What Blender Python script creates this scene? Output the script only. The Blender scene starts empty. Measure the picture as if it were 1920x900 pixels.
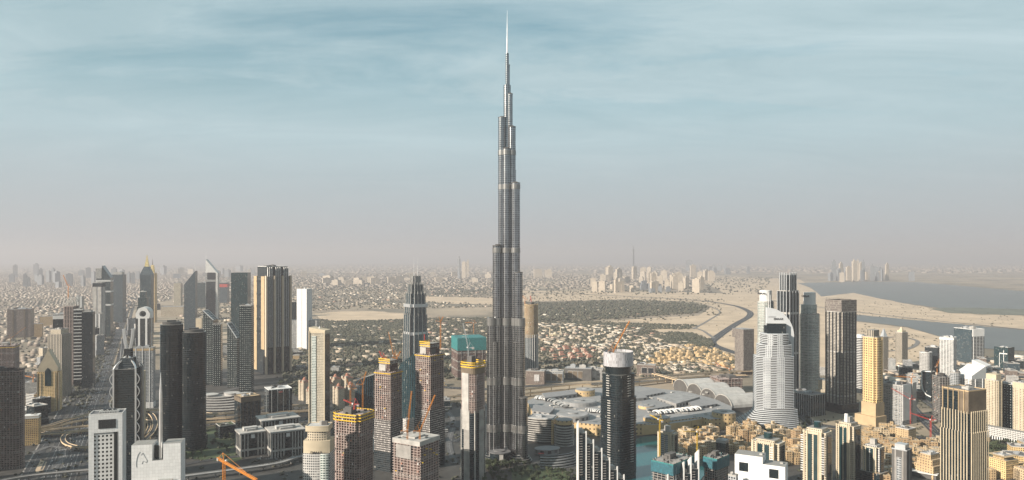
import bpy, math, random
import numpy as np
from mathutils import Vector
R = math.radians
random.seed(7); rng = np.random.default_rng(11)
C = bpy.context.scene.collection
S = bpy.context.scene
# ---------------------------------------------------------------- camera, sky, sun, exposure
F, H, HY = 1350.0, 370.0, 485.0           # focal length in px of a 1920 px wide frame, camera height, horizon row
cam = bpy.data.objects.new('camera', bpy.data.cameras.new('camera')); C.objects.link(cam)
cam.location = (0, 0, H); cam.rotation_euler = (R(90), 0, 0)
cam.data.sensor_width = 36; cam.data.lens = 36 * F / 1920
cam.data.shift_y = (HY - 450) / 1920
cam.data.clip_start = 1; cam.data.clip_end = 200000
S.camera = cam
SUN_EL, SUN_AZ = 26, 240.5                  # azimuth clockwise from +Y: behind the camera on the left
w = bpy.data.worlds.new('World'); S.world = w; w.use_nodes = True
nt = w.node_tree; N = nt.nodes; L = nt.links; bgn = N['Background']
sky = N.new('ShaderNodeTexSky'); sky.sky_type = 'NISHITA'; sky.sun_disc = False
sky.sun_elevation = R(SUN_EL); sky.sun_rotation = R(SUN_AZ); sky.dust_density = 2.0; sky.air_density = 1.0; sky.ozone_density = 2.0
SKY_STRENGTH = 0.0575
tc = N.new('ShaderNodeTexCoord'); sep = N.new('ShaderNodeSeparateXYZ'); L.new(tc.outputs['Generated'], sep.inputs[0])
def wm(op, a, b=None, clamp=False):
    n = N.new('ShaderNodeMath'); n.operation = op; n.use_clamp = clamp
    for i, v in enumerate((a, b)):
        if v is None: continue
        if isinstance(v, (int, float)): n.inputs[i].default_value = v
        else: L.new(v, n.inputs[i])
    return n.outputs[0]
zz = wm('ADD', wm('MAXIMUM', sep.outputs[2], 0.0), 0.16)
cx_ = wm('DIVIDE', sep.outputs[0], zz); cy_ = wm('DIVIDE', sep.outputs[1], zz)
cmb = N.new('ShaderNodeCombineXYZ'); L.new(cx_, cmb.inputs[0]); L.new(cy_, cmb.inputs[1])
mp = N.new('ShaderNodeMapping'); mp.inputs['Rotation'].default_value = (0, 0, R(-14)); mp.inputs['Scale'].default_value = (0.62, 1.25, 1)
mp.inputs['Location'].default_value = (5.0, 0.24, 0)
L.new(cmb.outputs[0], mp.inputs[0])
n1 = N.new('ShaderNodeTexNoise'); n1.inputs['Scale'].default_value = 1.0; n1.inputs['Detail'].default_value = 9; n1.inputs['Roughness'].default_value = 0.62; n1.inputs['Distortion'].default_value = 0.5
L.new(mp.outputs[0], n1.inputs['Vector'])
rp = N.new('ShaderNodeValToRGB'); rp.color_ramp.elements[0].position = 0.33; rp.color_ramp.elements[1].position = 0.54
rp.color_ramp.elements[0].color = (0, 0, 0, 1); rp.color_ramp.elements[1].color = (1, 1, 1, 1)
L.new(n1.outputs['Fac'], rp.inputs[0])
tint = N.new('ShaderNodeMix'); tint.data_type = 'RGBA'; tint.blend_type = 'MULTIPLY'; tint.inputs['Factor'].default_value = 1
L.new(sky.outputs[0], tint.inputs['A']); tint.inputs['B'].default_value = (0.30, 0.88, 0.80, 1)
cl = N.new('ShaderNodeMix'); cl.data_type = 'RGBA'
low = wm('MULTIPLY', wm('SUBTRACT', 0.37, sep.outputs[2], True), 5.0, True)      # the cloud veil thickens towards the horizon
L.new(wm('MAXIMUM', wm('ADD', wm('MULTIPLY', rp.outputs[0], 0.56), 0.42), low), cl.inputs['Factor'])
L.new(tint.outputs['Result'], cl.inputs['A']); dust = N.new('ShaderNodeMix'); dust.data_type = 'RGBA'                          # dusty air low in the sky
L.new(wm('MULTIPLY', wm('SUBTRACT', 0.16, sep.outputs[2], True), 6.0, True), dust.inputs['Factor'])
dust.inputs['A'].default_value = (3.7, 4.75, 5.1, 1); dust.inputs['B'].default_value = (3.7, 3.68, 3.76, 1); m2 = N.new('ShaderNodeMapping'); m2.inputs['Rotation'].default_value = (0, 0, R(-48)); m2.inputs['Scale'].default_value = (0.8, 2.1, 1); m2.inputs['Location'].default_value = (1.3, 4.2, 0); L.new(cmb.outputs[0], m2.inputs[0])
n2 = N.new('ShaderNodeTexNoise'); n2.inputs['Scale'].default_value = 1.1; n2.inputs['Detail'].default_value = 11; n2.inputs['Roughness'].default_value = 0.66; n2.inputs['Distortion'].default_value = 0.8; L.new(m2.outputs[0], n2.inputs['Vector'])
r2 = N.new('ShaderNodeValToRGB'); r2.color_ramp.elements[0].position = 0.36; r2.color_ramp.elements[1].position = 0.68; r2.color_ramp.elements[0].color = (0.86, 0.915, 0.925, 1); r2.color_ramp.elements[1].color = (1.16, 1.13, 1.12, 1); L.new(n2.outputs['Fac'], r2.inputs[0])
wisp = N.new('ShaderNodeMix'); wisp.data_type = 'RGBA'; wisp.blend_type = 'MULTIPLY'; L.new(wm('MULTIPLY', wm('SUBTRACT', sep.outputs[2], 0.06, True), 5.0, True), wisp.inputs['Factor'])
L.new(dust.outputs['Result'], wisp.inputs['A']); L.new(r2.outputs[0], wisp.inputs['B']); L.new(wisp.outputs['Result'], cl.inputs['B'])
L.new(cl.outputs['Result'], bgn.inputs[0]); bgn.inputs[1].default_value = SKY_STRENGTH
sl = bpy.data.lights.new('sun', 'SUN'); sl.energy = 5.0; sl.angle = R(0.5); sl.color = (1.0, 0.89, 0.76)
so = bpy.data.objects.new('sun', sl); C.objects.link(so)
sd = Vector((math.sin(R(SUN_AZ)) * math.cos(R(SUN_EL)), math.cos(R(SUN_AZ)) * math.cos(R(SUN_EL)), math.sin(R(SUN_EL))))
so.rotation_euler = sd.to_track_quat('Z', 'Y').to_euler(); so.location = (0, 0, 2000)
vs = S.view_settings; vs.view_transform = 'Standard'; vs.look = 'None'; vs.gamma = 1; vs.use_curve_mapping = False; vs.exposure = 1.2
S.cycles.max_bounces = 4; S.cycles.diffuse_bounces = 2; S.cycles.glossy_bounces = 2; S.cycles.volume_bounces = 0; S.cycles.transparent_max_bounces = 4
HAZE_DENSITY = 6.0e-5; HAZE_COLOR = (0.56, 0.545, 0.575, 1); HAZE_ANISO = 0.1
# ---------------------------------------------------------------- materials
M = {}; ALB = 0.65
class NT:
    def __init__(s, name):
        m = bpy.data.materials.new(name); m.use_nodes = True; s.m = m; s.t = m.node_tree; s.b = s.t.nodes['Principled BSDF']; M[name] = m
    def n(s, k, **kw):
        x = s.t.nodes.new(k)
        for a, v in kw.items(): setattr(x, a, v)
        return x
    def l(s, a, b): s.t.links.new(a, b)
    def math(s, op, a, b=0.0, c=None, clamp=False):
        x = s.n('ShaderNodeMath', operation=op, use_clamp=clamp)
        for i, v in enumerate((a, b, c)):
            if v is None: continue
            if isinstance(v, (int, float)): x.inputs[i].default_value = v
            else: s.l(v, x.inputs[i])
        return x.outputs[0]
    def mix(s, f, a, b, blend='MIX'):
        x = s.n('ShaderNodeMix', data_type='RGBA', blend_type=blend)
        for k, v in (('Factor', f), ('A', a), ('B', b)):
            if isinstance(v, (int, float)): x.inputs[k].default_value = v
            elif isinstance(v, tuple): x.inputs[k].default_value = (*v[:3], 1)
            else: s.l(v, x.inputs[k])
        return x.outputs['Result']
    def noise(s, scale, detail=4, vec=None, rough=0.55):
        x = s.n('ShaderNodeTexNoise'); x.inputs['Scale'].default_value = scale; x.inputs['Detail'].default_value = detail; x.inputs['Roughness'].default_value = rough
        if vec is None:
            g = s.n('ShaderNodeNewGeometry'); vec = g.outputs['Position']
        s.l(vec, x.inputs['Vector']); return x.outputs['Fac']
    def ramp(s, f, *stops):
        x = s.n('ShaderNodeValToRGB'); e = x.color_ramp.elements
        while len(e) < len(stops): e.new(0.5)
        for k, (p, c) in enumerate(stops):
            e[k].position = p; e[k].color = (*(c if isinstance(c, tuple) else (c, c, c)), 1)
        s.l(f, x.inputs[0]); return x.outputs[0]
def plain(name, col, rough=0.7, var=0.25, scale=0.08, metal=0.0):
    k = NT(name); f = k.noise(scale, 5); col = tuple(x * (1 if metal else ALB) for x in col)
    c = k.mix(k.ramp(f, (0.3, 0.0), (0.7, 1.0)), tuple(x * (1 - var) for x in col), tuple(min(1, x * (1 + var)) for x in col))
    k.l(c, k.b.inputs['Base Color']); k.b.inputs['Roughness'].default_value = rough; k.b.inputs['Metallic'].default_value = metal
    return k.m
def fac(name, wall, glass, bay=3.2, fl=3.6, ww=0.6, wh=0.55, rough=0.65, gr=0.12, wmetal=0.0, gmetal=0.0, gv=(0.55, 1.5), blind=0.12, roof=(0.30, 0.29, 0.27), accent=None):
    """wall with a grid of windows laid out in metres on the UV map; each window gets its own tone"""
    k = NT(name); wall = tuple(x * (1 if wmetal else ALB) for x in wall); roof = tuple(x * ALB for x in roof); uv = k.n('ShaderNodeUVMap'); s = k.n('ShaderNodeSeparateXYZ'); k.l(uv.outputs[0], s.inputs[0])
    u = k.math('DIVIDE', s.outputs[0], bay); v = k.math('DIVIDE', s.outputs[1], fl)
    def band(x, frac):
        d = k.math('ABSOLUTE', k.math('SUBTRACT', k.math('FRACT', x), 0.5))
        return k.math('LESS_THAN', d, frac / 2)
    mask = k.math('MULTIPLY', band(u, ww), band(v, wh))
    cm = k.n('ShaderNodeCombineXYZ'); k.l(k.math('FLOOR', u), cm.inputs[0]); k.l(k.math('FLOOR', v), cm.inputs[1])
    oi = k.n('ShaderNodeObjectInfo'); k.l(k.math('MULTIPLY', oi.outputs['Random'], 91), cm.inputs[2])
    wn = k.n('ShaderNodeTexWhiteNoise', noise_dimensions='3D'); k.l(cm.outputs[0], wn.inputs['Vector']); r = wn.outputs['Value']
    g = k.mix(r, tuple(x * gv[0] for x in glass), tuple(x * gv[1] for x in glass))
    g = k.mix(k.math('MULTIPLY', k.math('GREATER_THAN', r, 1 - blind), 0.35), g, (0.42, 0.39, 0.34))
    st = k.noise(0.035, 6)
    wc = k.mix(k.ramp(st, (0.3, 0.0), (0.72, 1.0)), tuple(x * 0.80 for x in wall), tuple(min(1, x * 1.1) for x in wall))
    if accent:                                   # a plain floor of another colour every n storeys
        n_, col_ = accent
        a = k.math('LESS_THAN', k.math('FRACT', k.math('DIVIDE', v, n_)), 1.0 / n_)
        wc = k.mix(a, wc, col_)
    c = k.mix(mask, wc, g)
    ge = k.n('ShaderNodeNewGeometry'); sn = k.n('ShaderNodeSeparateXYZ'); k.l(ge.outputs['Normal'], sn.inputs[0])
    up = k.math('GREATER_THAN', sn.outputs[2], 0.75)
    rc = k.mix(k.noise(0.15, 5), tuple(x * 0.7 for x in roof), tuple(x * 1.25 for x in roof))
    c = k.mix(up, c, rc); mk = k.math('MULTIPLY', mask, k.math('SUBTRACT', 1.0, up))
    k.l(c, k.b.inputs['Base Color'])
    k.l(k.math('ADD', k.math('MULTIPLY', mk, gr - rough), rough), k.b.inputs['Roughness'])
    if wmetal: k.l(k.math('ADD', k.math('MULTIPLY', mk, gmetal - wmetal), wmetal), k.b.inputs['Metallic'])
    return k.m
plain('concrete', (0.33, 0.31, 0.29)); plain('pale_concrete', (0.46, 0.44, 0.41)); plain('dark_concrete', (0.10, 0.095, 0.09))
plain('white_paint', (0.80, 0.79, 0.77), var=0.08); plain('cream', (0.62, 0.52, 0.37), var=0.12); plain('tan_stone', (0.52, 0.38, 0.22), var=0.15)
plain('grey_metal', (0.42, 0.43, 0.44), rough=0.4, var=0.12, metal=0.5); plain('silver', (0.62, 0.62, 0.62), rough=0.35, var=0.1, metal=0.8)
plain('dark_metal', (0.012, 0.015, 0.019), rough=0.45); plain('dark_glass', (0.010, 0.018, 0.022), rough=0.1, var=0.3)
plain('teal_glass', (0.012, 0.04, 0.045), rough=0.1, var=0.3); plain('blue_glass', (0.035, 0.10, 0.14), rough=0.12)
plain('yellow_paint', (0.75, 0.47, 0.03), rough=0.5, var=0.2, scale=0.5); plain('orange_paint', (0.72, 0.26, 0.03), rough=0.5, var=0.15)
plain('red_paint', (0.55, 0.06, 0.04), rough=0.5); plain('teal_net', (0.022, 0.20, 0.205), var=0.35, scale=0.3); plain('blue_net', (0.015, 0.115, 0.15), var=0.4, scale=0.3)
plain('site_slab', (0.44, 0.345, 0.31), var=0.2); plain('fin_stone', (0.66, 0.52, 0.38), var=0.1); plain('gold', (0.75, 0.55, 0.25), rough=0.3, metal=0.8); plain('roof_grey', (0.32, 0.32, 0.32), var=0.3, scale=0.06); plain('roof_dark', (0.14, 0.14, 0.145), var=0.3)
plain('roof_pale', (0.5, 0.49, 0.47), var=0.2); plain('terracotta', (0.40, 0.17, 0.11), var=0.25, scale=0.3); plain('brown_panel', (0.16, 0.12, 0.08), var=0.3)
plain('balcony_white', (0.60, 0.62, 0.64), var=.06); plain('asphalt', (0.030, 0.032, 0.036), var=0.3, scale=0.03); plain('paving', (0.055, 0.052, 0.047), var=0.4, scale=0.05); plain('road_pale', (0.20, 0.185, 0.17), var=0.2)
plain('road_grey', (0.10, 0.10, 0.102), var=0.25, scale=0.05); plain('line_white', (0.7, 0.7, 0.68), var=0.1); plain('deck_concrete', (0.74, 0.56, 0.36), var=0.15); plain('sand', (0.61, 0.47, 0.325), var=0.22, scale=0.006)
plain('lettering', (0.03, 0.03, 0.035)); plain('lawn', (0.06, 0.085, 0.03), var=0.4, scale=0.05); plain('mud', (0.13, 0.14, 0.10), var=0.3, scale=0.01)
plain('bark', (0.10, 0.075, 0.05)); plain('billboard', (0.55, 0.53, 0.52), var=0.2, scale=0.15); plain('car_white', (0.7, 0.7, 0.7), rough=0.3); plain('car_dark', (0.05, 0.05, 0.06), rough=0.3)
for nm, col, ro in (('lake_water', (0.007, 0.075, 0.082), 0.12), ('creek_water', (0.075, 0.08, 0.078), 0.45)):
    k = NT(nm); f = k.noise(0.02 if 'lake' in nm else 0.003, 5)
    k.l(k.mix(f, tuple(x * 0.7 for x in col), tuple(x * 1.3 for x in col)), k.b.inputs['Base Color']); k.b.inputs['Roughness'].default_value = ro
    bp = k.n('ShaderNodeBump'); bp.inputs['Strength'].default_value = 0.15; k.l(k.noise(0.3, 3), bp.inputs['Height']); k.l(bp.outputs[0], k.b.inputs['Normal'])
k = NT('leaf'); oi = k.n('ShaderNodeObjectInfo'); f = k.noise(0.6, 3)
c = k.mix(oi.outputs['Random'], (0.024, 0.035, 0.013), (0.045, 0.06, 0.022)); c = k.mix(k.ramp(f, (0.35, 0.0), (0.7, 1.0)), c, (0.035, 0.046, 0.02))
k.l(c, k.b.inputs['Base Color']); k.b.inputs['Roughness'].default_value = 0.8
def attr_mat(name, *stops):
    k = NT(name); a = k.n('ShaderNodeAttribute', attribute_name='rnd'); k.l(k.ramp(a.outputs['Fac'], *stops), k.b.inputs['Base Color']); k.b.inputs['Roughness'].default_value = 0.85
attr_mat('hazed_house', (0.0, (0.185, 0.155, 0.125)), (0.5, (0.22, 0.185, 0.15)), (1.0, (0.27, 0.235, 0.195)))  # tones drawn together: part of the distance haze is put into the house colour
attr_mat('mid_house', (0.0, (0.15, 0.12, 0.10)), (0.4, (0.22, 0.18, 0.145)), (0.8, (0.31, 0.26, 0.21)), (1.0, (0.40, 0.36, 0.31)))
attr_mat('mass_leaf', (0.0, (0.024, 0.028, 0.015)), (0.5, (0.040, 0.042, 0.025)), (1.0, (0.07, 0.064, 0.042)))
attr_mat('mass_house', (0.0, (0.15, 0.12, 0.09)), (0.3, (0.27, 0.22, 0.165)), (0.6, (0.36, 0.30, 0.23)), (0.85, (0.46, 0.42, 0.36)), (1.0, (0.25, 0.14, 0.10)))
# ground: one sheet of dusty city floor
k = NT('city_ground')
g1 = k.noise(0.0016, 6); g2 = k.noise(0.02, 6); g3 = k.noise(0.0007, 4)
c = k.mix(k.ramp(g2, (0.3, 0.0), (0.7, 1.0)), (0.17, 0.135, 0.10), (0.25, 0.20, 0.145))
c = k.mix(k.ramp(g1, (0.46, 0.0), (0.58, 0.75)), c, (0.075, 0.07, 0.048))
c = k.mix(k.ramp(g3, (0.5, 0.0), (0.62, 0.8)), c, (0.31, 0.25, 0.175))
k.l(c, k.b.inputs['Base Color']); k.b.inputs['Roughness'].default_value = 0.9
# facades
FM = dict(
 burj=dict(wall=(0.44, 0.44, 0.45), glass=(0.12, 0.13, 0.138), bay=4.6, fl=3.9, ww=0.80, wh=0.76, rough=0.26, gr=0.16, wmetal=1.0, gmetal=0.9, blind=0.0),
 burj_band=dict(wall=(0.26, 0.255, 0.245), glass=(0.13, 0.13, 0.13), bay=1.4, fl=30, ww=0.3, wh=0.9, rough=0.32, wmetal=0.85, blind=0.0),
 dark_band=dict(wall=(0.024, 0.032, 0.039), glass=(0.006, 0.011, 0.014), bay=4, fl=3.6, ww=0.95, wh=0.66, gr=0.1, blind=0.015),
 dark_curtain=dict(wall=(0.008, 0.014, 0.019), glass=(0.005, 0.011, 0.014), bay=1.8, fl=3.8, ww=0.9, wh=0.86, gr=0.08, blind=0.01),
 teal_curtain=dict(wall=(0.035, 0.055, 0.06), glass=(0.008, 0.026, 0.030), bay=1.8, fl=3.8, ww=0.9, wh=0.82, gr=0.1, blind=0.04),
 blue_curtain=dict(wall=(0.07, 0.10, 0.115), glass=(0.014, 0.030, 0.04), bay=1.8, fl=3.8, ww=0.92, wh=0.7, gr=0.1, blind=0.05),
 dark_dots=dict(wall=(0.008, 0.020, 0.023), glass=(0.30, 0.31, 0.30), bay=5.2, fl=5.6, ww=0.34, wh=0.34, rough=0.2, gr=0.3, blind=0.3),
 white_grid=dict(wall=(0.68, 0.66, 0.63), glass=(0.03, 0.035, 0.04), bay=3.0, fl=3.6, ww=0.62, wh=0.6),
 grey_grid=dict(wall=(0.46, 0.47, 0.48), glass=(0.025, 0.035, 0.042), bay=3.4, fl=3.6, ww=0.66, wh=0.62),
 tan_grid=dict(wall=(0.62, 0.46, 0.26), glass=(0.05, 0.045, 0.04), bay=3.2, fl=3.6, ww=0.5, wh=0.52),
 gold_grid=dict(wall=(0.84, 0.59, 0.28), glass=(0.045, 0.04, 0.035), bay=3.4, fl=3.5, ww=0.55, wh=0.52),
 cream_grid=dict(wall=(0.66, 0.56, 0.42), glass=(0.04, 0.042, 0.042), bay=3.4, fl=3.5, ww=0.5, wh=0.52),
 cream_slit=dict(wall=(0.66, 0.58, 0.45), glass=(0.06, 0.065, 0.06), bay=2.6, fl=3.6, ww=0.55, wh=0.72),
 white_panel=dict(wall=(0.60, 0.60, 0.59), glass=(0.575, 0.575, 0.57), bay=3.2, fl=3.8, ww=0.955, wh=0.96, gr=0.6, gv=(0.93, 1.06), blind=0.0),
 arch_gold=dict(wall=(1.0, 0.72, 0.36), glass=(0.06, 0.05, 0.04), bay=3.6, fl=3.6, ww=0.55, wh=0.45),
 gold_deep=dict(wall=(0.88, 0.62, 0.29), glass=(0.035, 0.03, 0.025), bay=5.6, fl=5.4, ww=0.62, wh=0.55, blind=0.03),
 checker=dict(wall=(0.03, 0.027, 0.026), glass=(0.42, 0.39, 0.37), bay=3.0, fl=3.8, ww=0.5, wh=0.5, gr=0.5, blind=0.0),
 rib_res=dict(wall=(0.56, 0.51, 0.44), glass=(0.014, 0.017, 0.02), bay=3.4, fl=3.6, ww=0.74, wh=0.6),
 white_dots=dict(wall=(0.60, 0.62, 0.64), glass=(0.03, 0.035, 0.04), bay=4.0, fl=3.75, ww=0.42, wh=0.48),
 white_band=dict(wall=(0.70, 0.69, 0.67), glass=(0.025, 0.035, 0.04), bay=5, fl=3.7, ww=0.98, wh=0.52),
 green_band=dict(wall=(0.66, 0.70, 0.66), glass=(0.03, 0.055, 0.052), bay=4, fl=3.5, ww=0.8, wh=0.5),
 brown_grid=dict(wall=(0.26, 0.20, 0.17), glass=(0.05, 0.045, 0.04), bay=3, fl=3.7, ww=0.7, wh=0.5),
 stripe_v=dict(wall=(0.62, 0.54, 0.43), glass=(0.018, 0.024, 0.028), bay=4.2, fl=400, ww=0.58, wh=1.0, blind=0.0),
 raw=dict(wall=(0.15, 0.085, 0.07), glass=(0.016, 0.010, 0.009), bay=4.2, fl=3.8, ww=0.7, wh=0.72, rough=0.85, gr=0.8, blind=0.25, accent=(7, (0.30, 0.29, 0.27))),  # shade inside the open floors is put into these dark tones
 hatch=dict(wall=(0.23, 0.20, 0.18), glass=(0.075, 0.066, 0.06), bay=2.2, fl=5.0, ww=0.55, wh=0.6, blind=0.3),
 comb=dict(wall=(0.58, 0.57, 0.55), glass=(0.06, 0.06, 0.06), bay=3.6, fl=4.4, ww=0.6, wh=0.6),
 sand_cream=dict(wall=(0.66, 0.52, 0.34), glass=(0.05, 0.04, 0.03), bay=4.6, fl=4.2, ww=0.42, wh=0.5, roof=(0.5, 0.42, 0.32)),
 sand_dark=dict(wall=(0.50, 0.34, 0.19), glass=(0.05, 0.04, 0.03), bay=5.0, fl=4.2, ww=0.45, wh=0.5, roof=(0.42, 0.33, 0.22)),
 sand_block=dict(wall=(0.60, 0.43, 0.24), glass=(0.05, 0.038, 0.03), bay=4.6, fl=4.2, ww=0.42, wh=0.5, roof=(0.55, 0.42, 0.27)),
 mall_wall=dict(wall=(0.66, 0.47, 0.24), glass=(0.07, 0.055, 0.04), bay=9, fl=9, ww=0.35, wh=0.4, roof=(0.30, 0.30, 0.30)),
 mall_grey=dict(wall=(0.36, 0.35, 0.34), glass=(0.06, 0.065, 0.07), bay=14, fl=11, ww=0.5, wh=0.5, roof=(0.27, 0.27, 0.275)),
 ring_band=dict(wall=(0.55, 0.53, 0.50), glass=(0.03, 0.03, 0.03), bay=50, fl=4.6, ww=1.0, wh=0.55, blind=0.0, roof=(0.36, 0.35, 0.34)),
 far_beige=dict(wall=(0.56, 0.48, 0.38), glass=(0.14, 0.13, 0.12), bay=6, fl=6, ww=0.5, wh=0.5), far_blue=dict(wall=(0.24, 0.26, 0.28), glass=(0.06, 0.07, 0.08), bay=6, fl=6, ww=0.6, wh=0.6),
)
for k_, v_ in FM.items(): fac(k_, **v_)
# ---------------------------------------------------------------- helpers
def at(px, py, z=0.0):
    Y = (H - z) * F / (py - HY); return Vector(((px - 960) / F * Y, Y, z))
def zat(py, Y): return H - (py - HY) * Y / F
class MB:
    def __init__(s): s.v = []; s.f = []; s.uv = []; s.mi = []
    def face(s, pts, uvs, mi=0):
        i = len(s.v); s.v += [tuple(p) for p in pts]; s.f.append(tuple(range(i, i + len(pts)))); s.uv += list(uvs); s.mi.append(mi)
    def prism(s, poly, z0, z1, mi=0, mt=None, taper=1.0, ctr=(0, 0), bottom=False, cap=True):
        zt = z1 if callable(z1) else (lambda x, y: z1)
        top = [(ctr[0] + (x - ctr[0]) * taper, ctr[1] + (y - ctr[1]) * taper) for x, y in poly]
        u = 0; n = len(poly)
        for i in range(n):
            a, b = poly[i], poly[(i + 1) % n]; A, B = top[i], top[(i + 1) % n]; l = math.dist(a, b)
            za, zb = zt(*A), zt(*B)
            s.face([(*a, z0), (*b, z0), (*B, zb), (*A, za)], [(u, z0), (u + l, z0), (u + l, zb), (u, za)], mi); u += l
        if cap: s.face([(x, y, zt(x, y)) for x, y in top], top, mi if mt is None else mt)
        if bottom: s.face([(x, y, z0) for x, y in reversed(poly)], list(reversed(poly)), mi)
    def box(s, cx, cy, w, d, z0, z1, mi=0, mt=None, bottom=True):
        s.prism([(cx - w/2, cy - d/2), (cx + w/2, cy - d/2), (cx + w/2, cy + d/2), (cx - w/2, cy + d/2)], z0, z1, mi, mt, bottom=bottom)
    def bar(s, a, b, r, mi=0, r2=None):
        a, b = Vector(a), Vector(b); d = (b - a).normalized(); r2 = r if r2 is None else r2
        x = d.cross(Vector((0, 0, 1)) if abs(d.z) < 0.9 else Vector((1, 0, 0))).normalized(); y = d.cross(x)
        o = [(x + y), (y - x), (-x - y), (x - y)]
        p = [a + k * r for k in o]; q = [b + k * r2 for k in o]
        for i in range(4):
            j = (i + 1) % 4; s.face([p[i], p[j], q[j], q[i]], [(0, 0), (1, 0), (1, 1), (0, 1)], mi)
        s.face(p, [(0, 0)] * 4, mi); s.face(q, [(0, 0)] * 4, mi)
    def tube(s, pts, r, mi=0):
        for a, b in zip(pts, pts[1:]): s.bar(a, b, r, mi)
    def mesh(s, name, mats, smooth=False):
        me = bpy.data.meshes.new(name); me.from_pydata(s.v, [], s.f)
        ul = me.uv_layers.new(name='UVMap'); ul.data.foreach_set('uv', [c for p in s.uv for c in p])
        for m in (mats if isinstance(mats, (list, tuple)) else [mats]): me.materials.append(M[m])
        me.polygons.foreach_set('material_index', s.mi)
        if smooth: me.shade_smooth()
        me.update(); return me
def link(name, me, parent=None, loc=(0, 0, 0), rz=0):
    o = bpy.data.objects.new(name, me); C.objects.link(o); o.location = loc; o.rotation_euler = (0, 0, rz)
    if parent: o.parent = parent
    return o
def part(name, mb, mats, parent, loc=(0, 0, 0), rz=0, label=None):
    o = link(name, mb.mesh(name, mats), parent, loc, rz)
    if label: o['label'] = label
    return o
def tag(o, label, cat, group=None):
    o['label'] = label; o['category'] = cat
    if group: o['group'] = group
    return o
def thing(name, label, cat, loc=(0, 0, 0), rz=0, group=None):
    return tag(link(name, None, None, loc, rz), label, cat, group)
def struct(name, mb, mats, kind='structure'):
    o = link(name, mb.mesh(name, mats)); o['kind'] = kind; return o
def stack(name, me, locs, parent, rzs=None):
    """copies of one part, each an object of its own"""
    for i, l in enumerate(locs[:100]): link(name, me, parent, l, rzs[i] if rzs else 0)
def kids(o): return [c for c in bpy.data.objects if c.parent == o]
def copy_tree(src, loc, rz=None, scale=1.0, label=None, group=None, ch=None):
    r = src.copy(); C.objects.link(r); r.location = loc; r.scale = (scale,) * 3
    if rz is not None: r.rotation_euler = (0, 0, rz)
    if label: r['label'] = label
    if group: r['group'] = group
    for c in (kids(src) if ch is None else ch):
        d = c.copy(); C.objects.link(d); d.parent = r
    return r
# plans (counter-clockwise)
def rect(w, d): return [(-w/2, -d/2), (w/2, -d/2), (w/2, d/2), (-w/2, d/2)]
def ell(w, d, n=28): return [(w/2 * math.cos(2*math.pi*i/n), d/2 * math.sin(2*math.pi*i/n)) for i in range(n)]
def rrect(w, d, r=None, n=5):
    r = r or min(w, d) * 0.25; o = []
    for cx, cy, a0 in ((w/2 - r, -d/2 + r, -90), (w/2 - r, d/2 - r, 0), (-w/2 + r, d/2 - r, 90), (-w/2 + r, -d/2 + r, 180)):
        for i in range(n + 1): a = R(a0 + 90 * i / n); o.append((cx + r * math.cos(a), cy + r * math.sin(a)))
    return o
def bow(w, d, b, n=10):                     # front face bulges out by b
    o = []
    for i in range(n + 1): t = -1 + 2 * i / n; o.append((w/2 * t, -d/2 - b * (1 - t * t)))
    return o + [(w/2, d/2), (-w/2, d/2)]
def notch(w, d, c):                         # corners cut in square
    return [(-w/2 + c, -d/2), (w/2 - c, -d/2), (w/2 - c, -d/2 + c), (w/2, -d/2 + c), (w/2, d/2 - c), (w/2 - c, d/2 - c), (w/2 - c, d/2), (-w/2 + c, d/2), (-w/2 + c, d/2 - c), (-w/2, d/2 - c), (-w/2, -d/2 + c), (-w/2 + c, -d/2 + c)]
def grow(poly, o):
    xs = [p[0] for p in poly]; ys = [p[1] for p in poly]; w, d = max(xs) - min(xs), max(ys) - min(ys)
    return [(x * (w + 2*o) / w, y * (d + 2*o) / d) for x, y in poly]
class Pl: pass
def P(x0, xc, x1, top, base=None, al=None, Y=None):
    """place a building from its left edge, nearest corner and right edge in the photo; turns them into metres on the ground"""
    Y = Y or H * F / (base - HY); m = Y / F; a, b = (xc - x0) * m, (x1 - xc) * m
    if al is None: al = max(12, min(78, math.degrees(math.atan2(b, a))))
    A = R(al); ph = math.atan((xc - 960) / F); p = Pl()
    p.w = max(a / math.cos(A), 6); p.d = max(b / math.sin(A), 6)
    p.yaw = -(A + ph); p.h = zat(top, Y); p.Y = Y; p.m = m
    c = Vector(((xc - 960) / F * Y, Y, 0)); ux = Vector((math.cos(p.yaw), math.sin(p.yaw), 0)); uy = Vector((-ux.y, ux.x, 0))
    p.c = c - ux * p.w/2 + uy * p.d/2
    p.z = lambda y: zat(y, Y)
    return p
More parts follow.
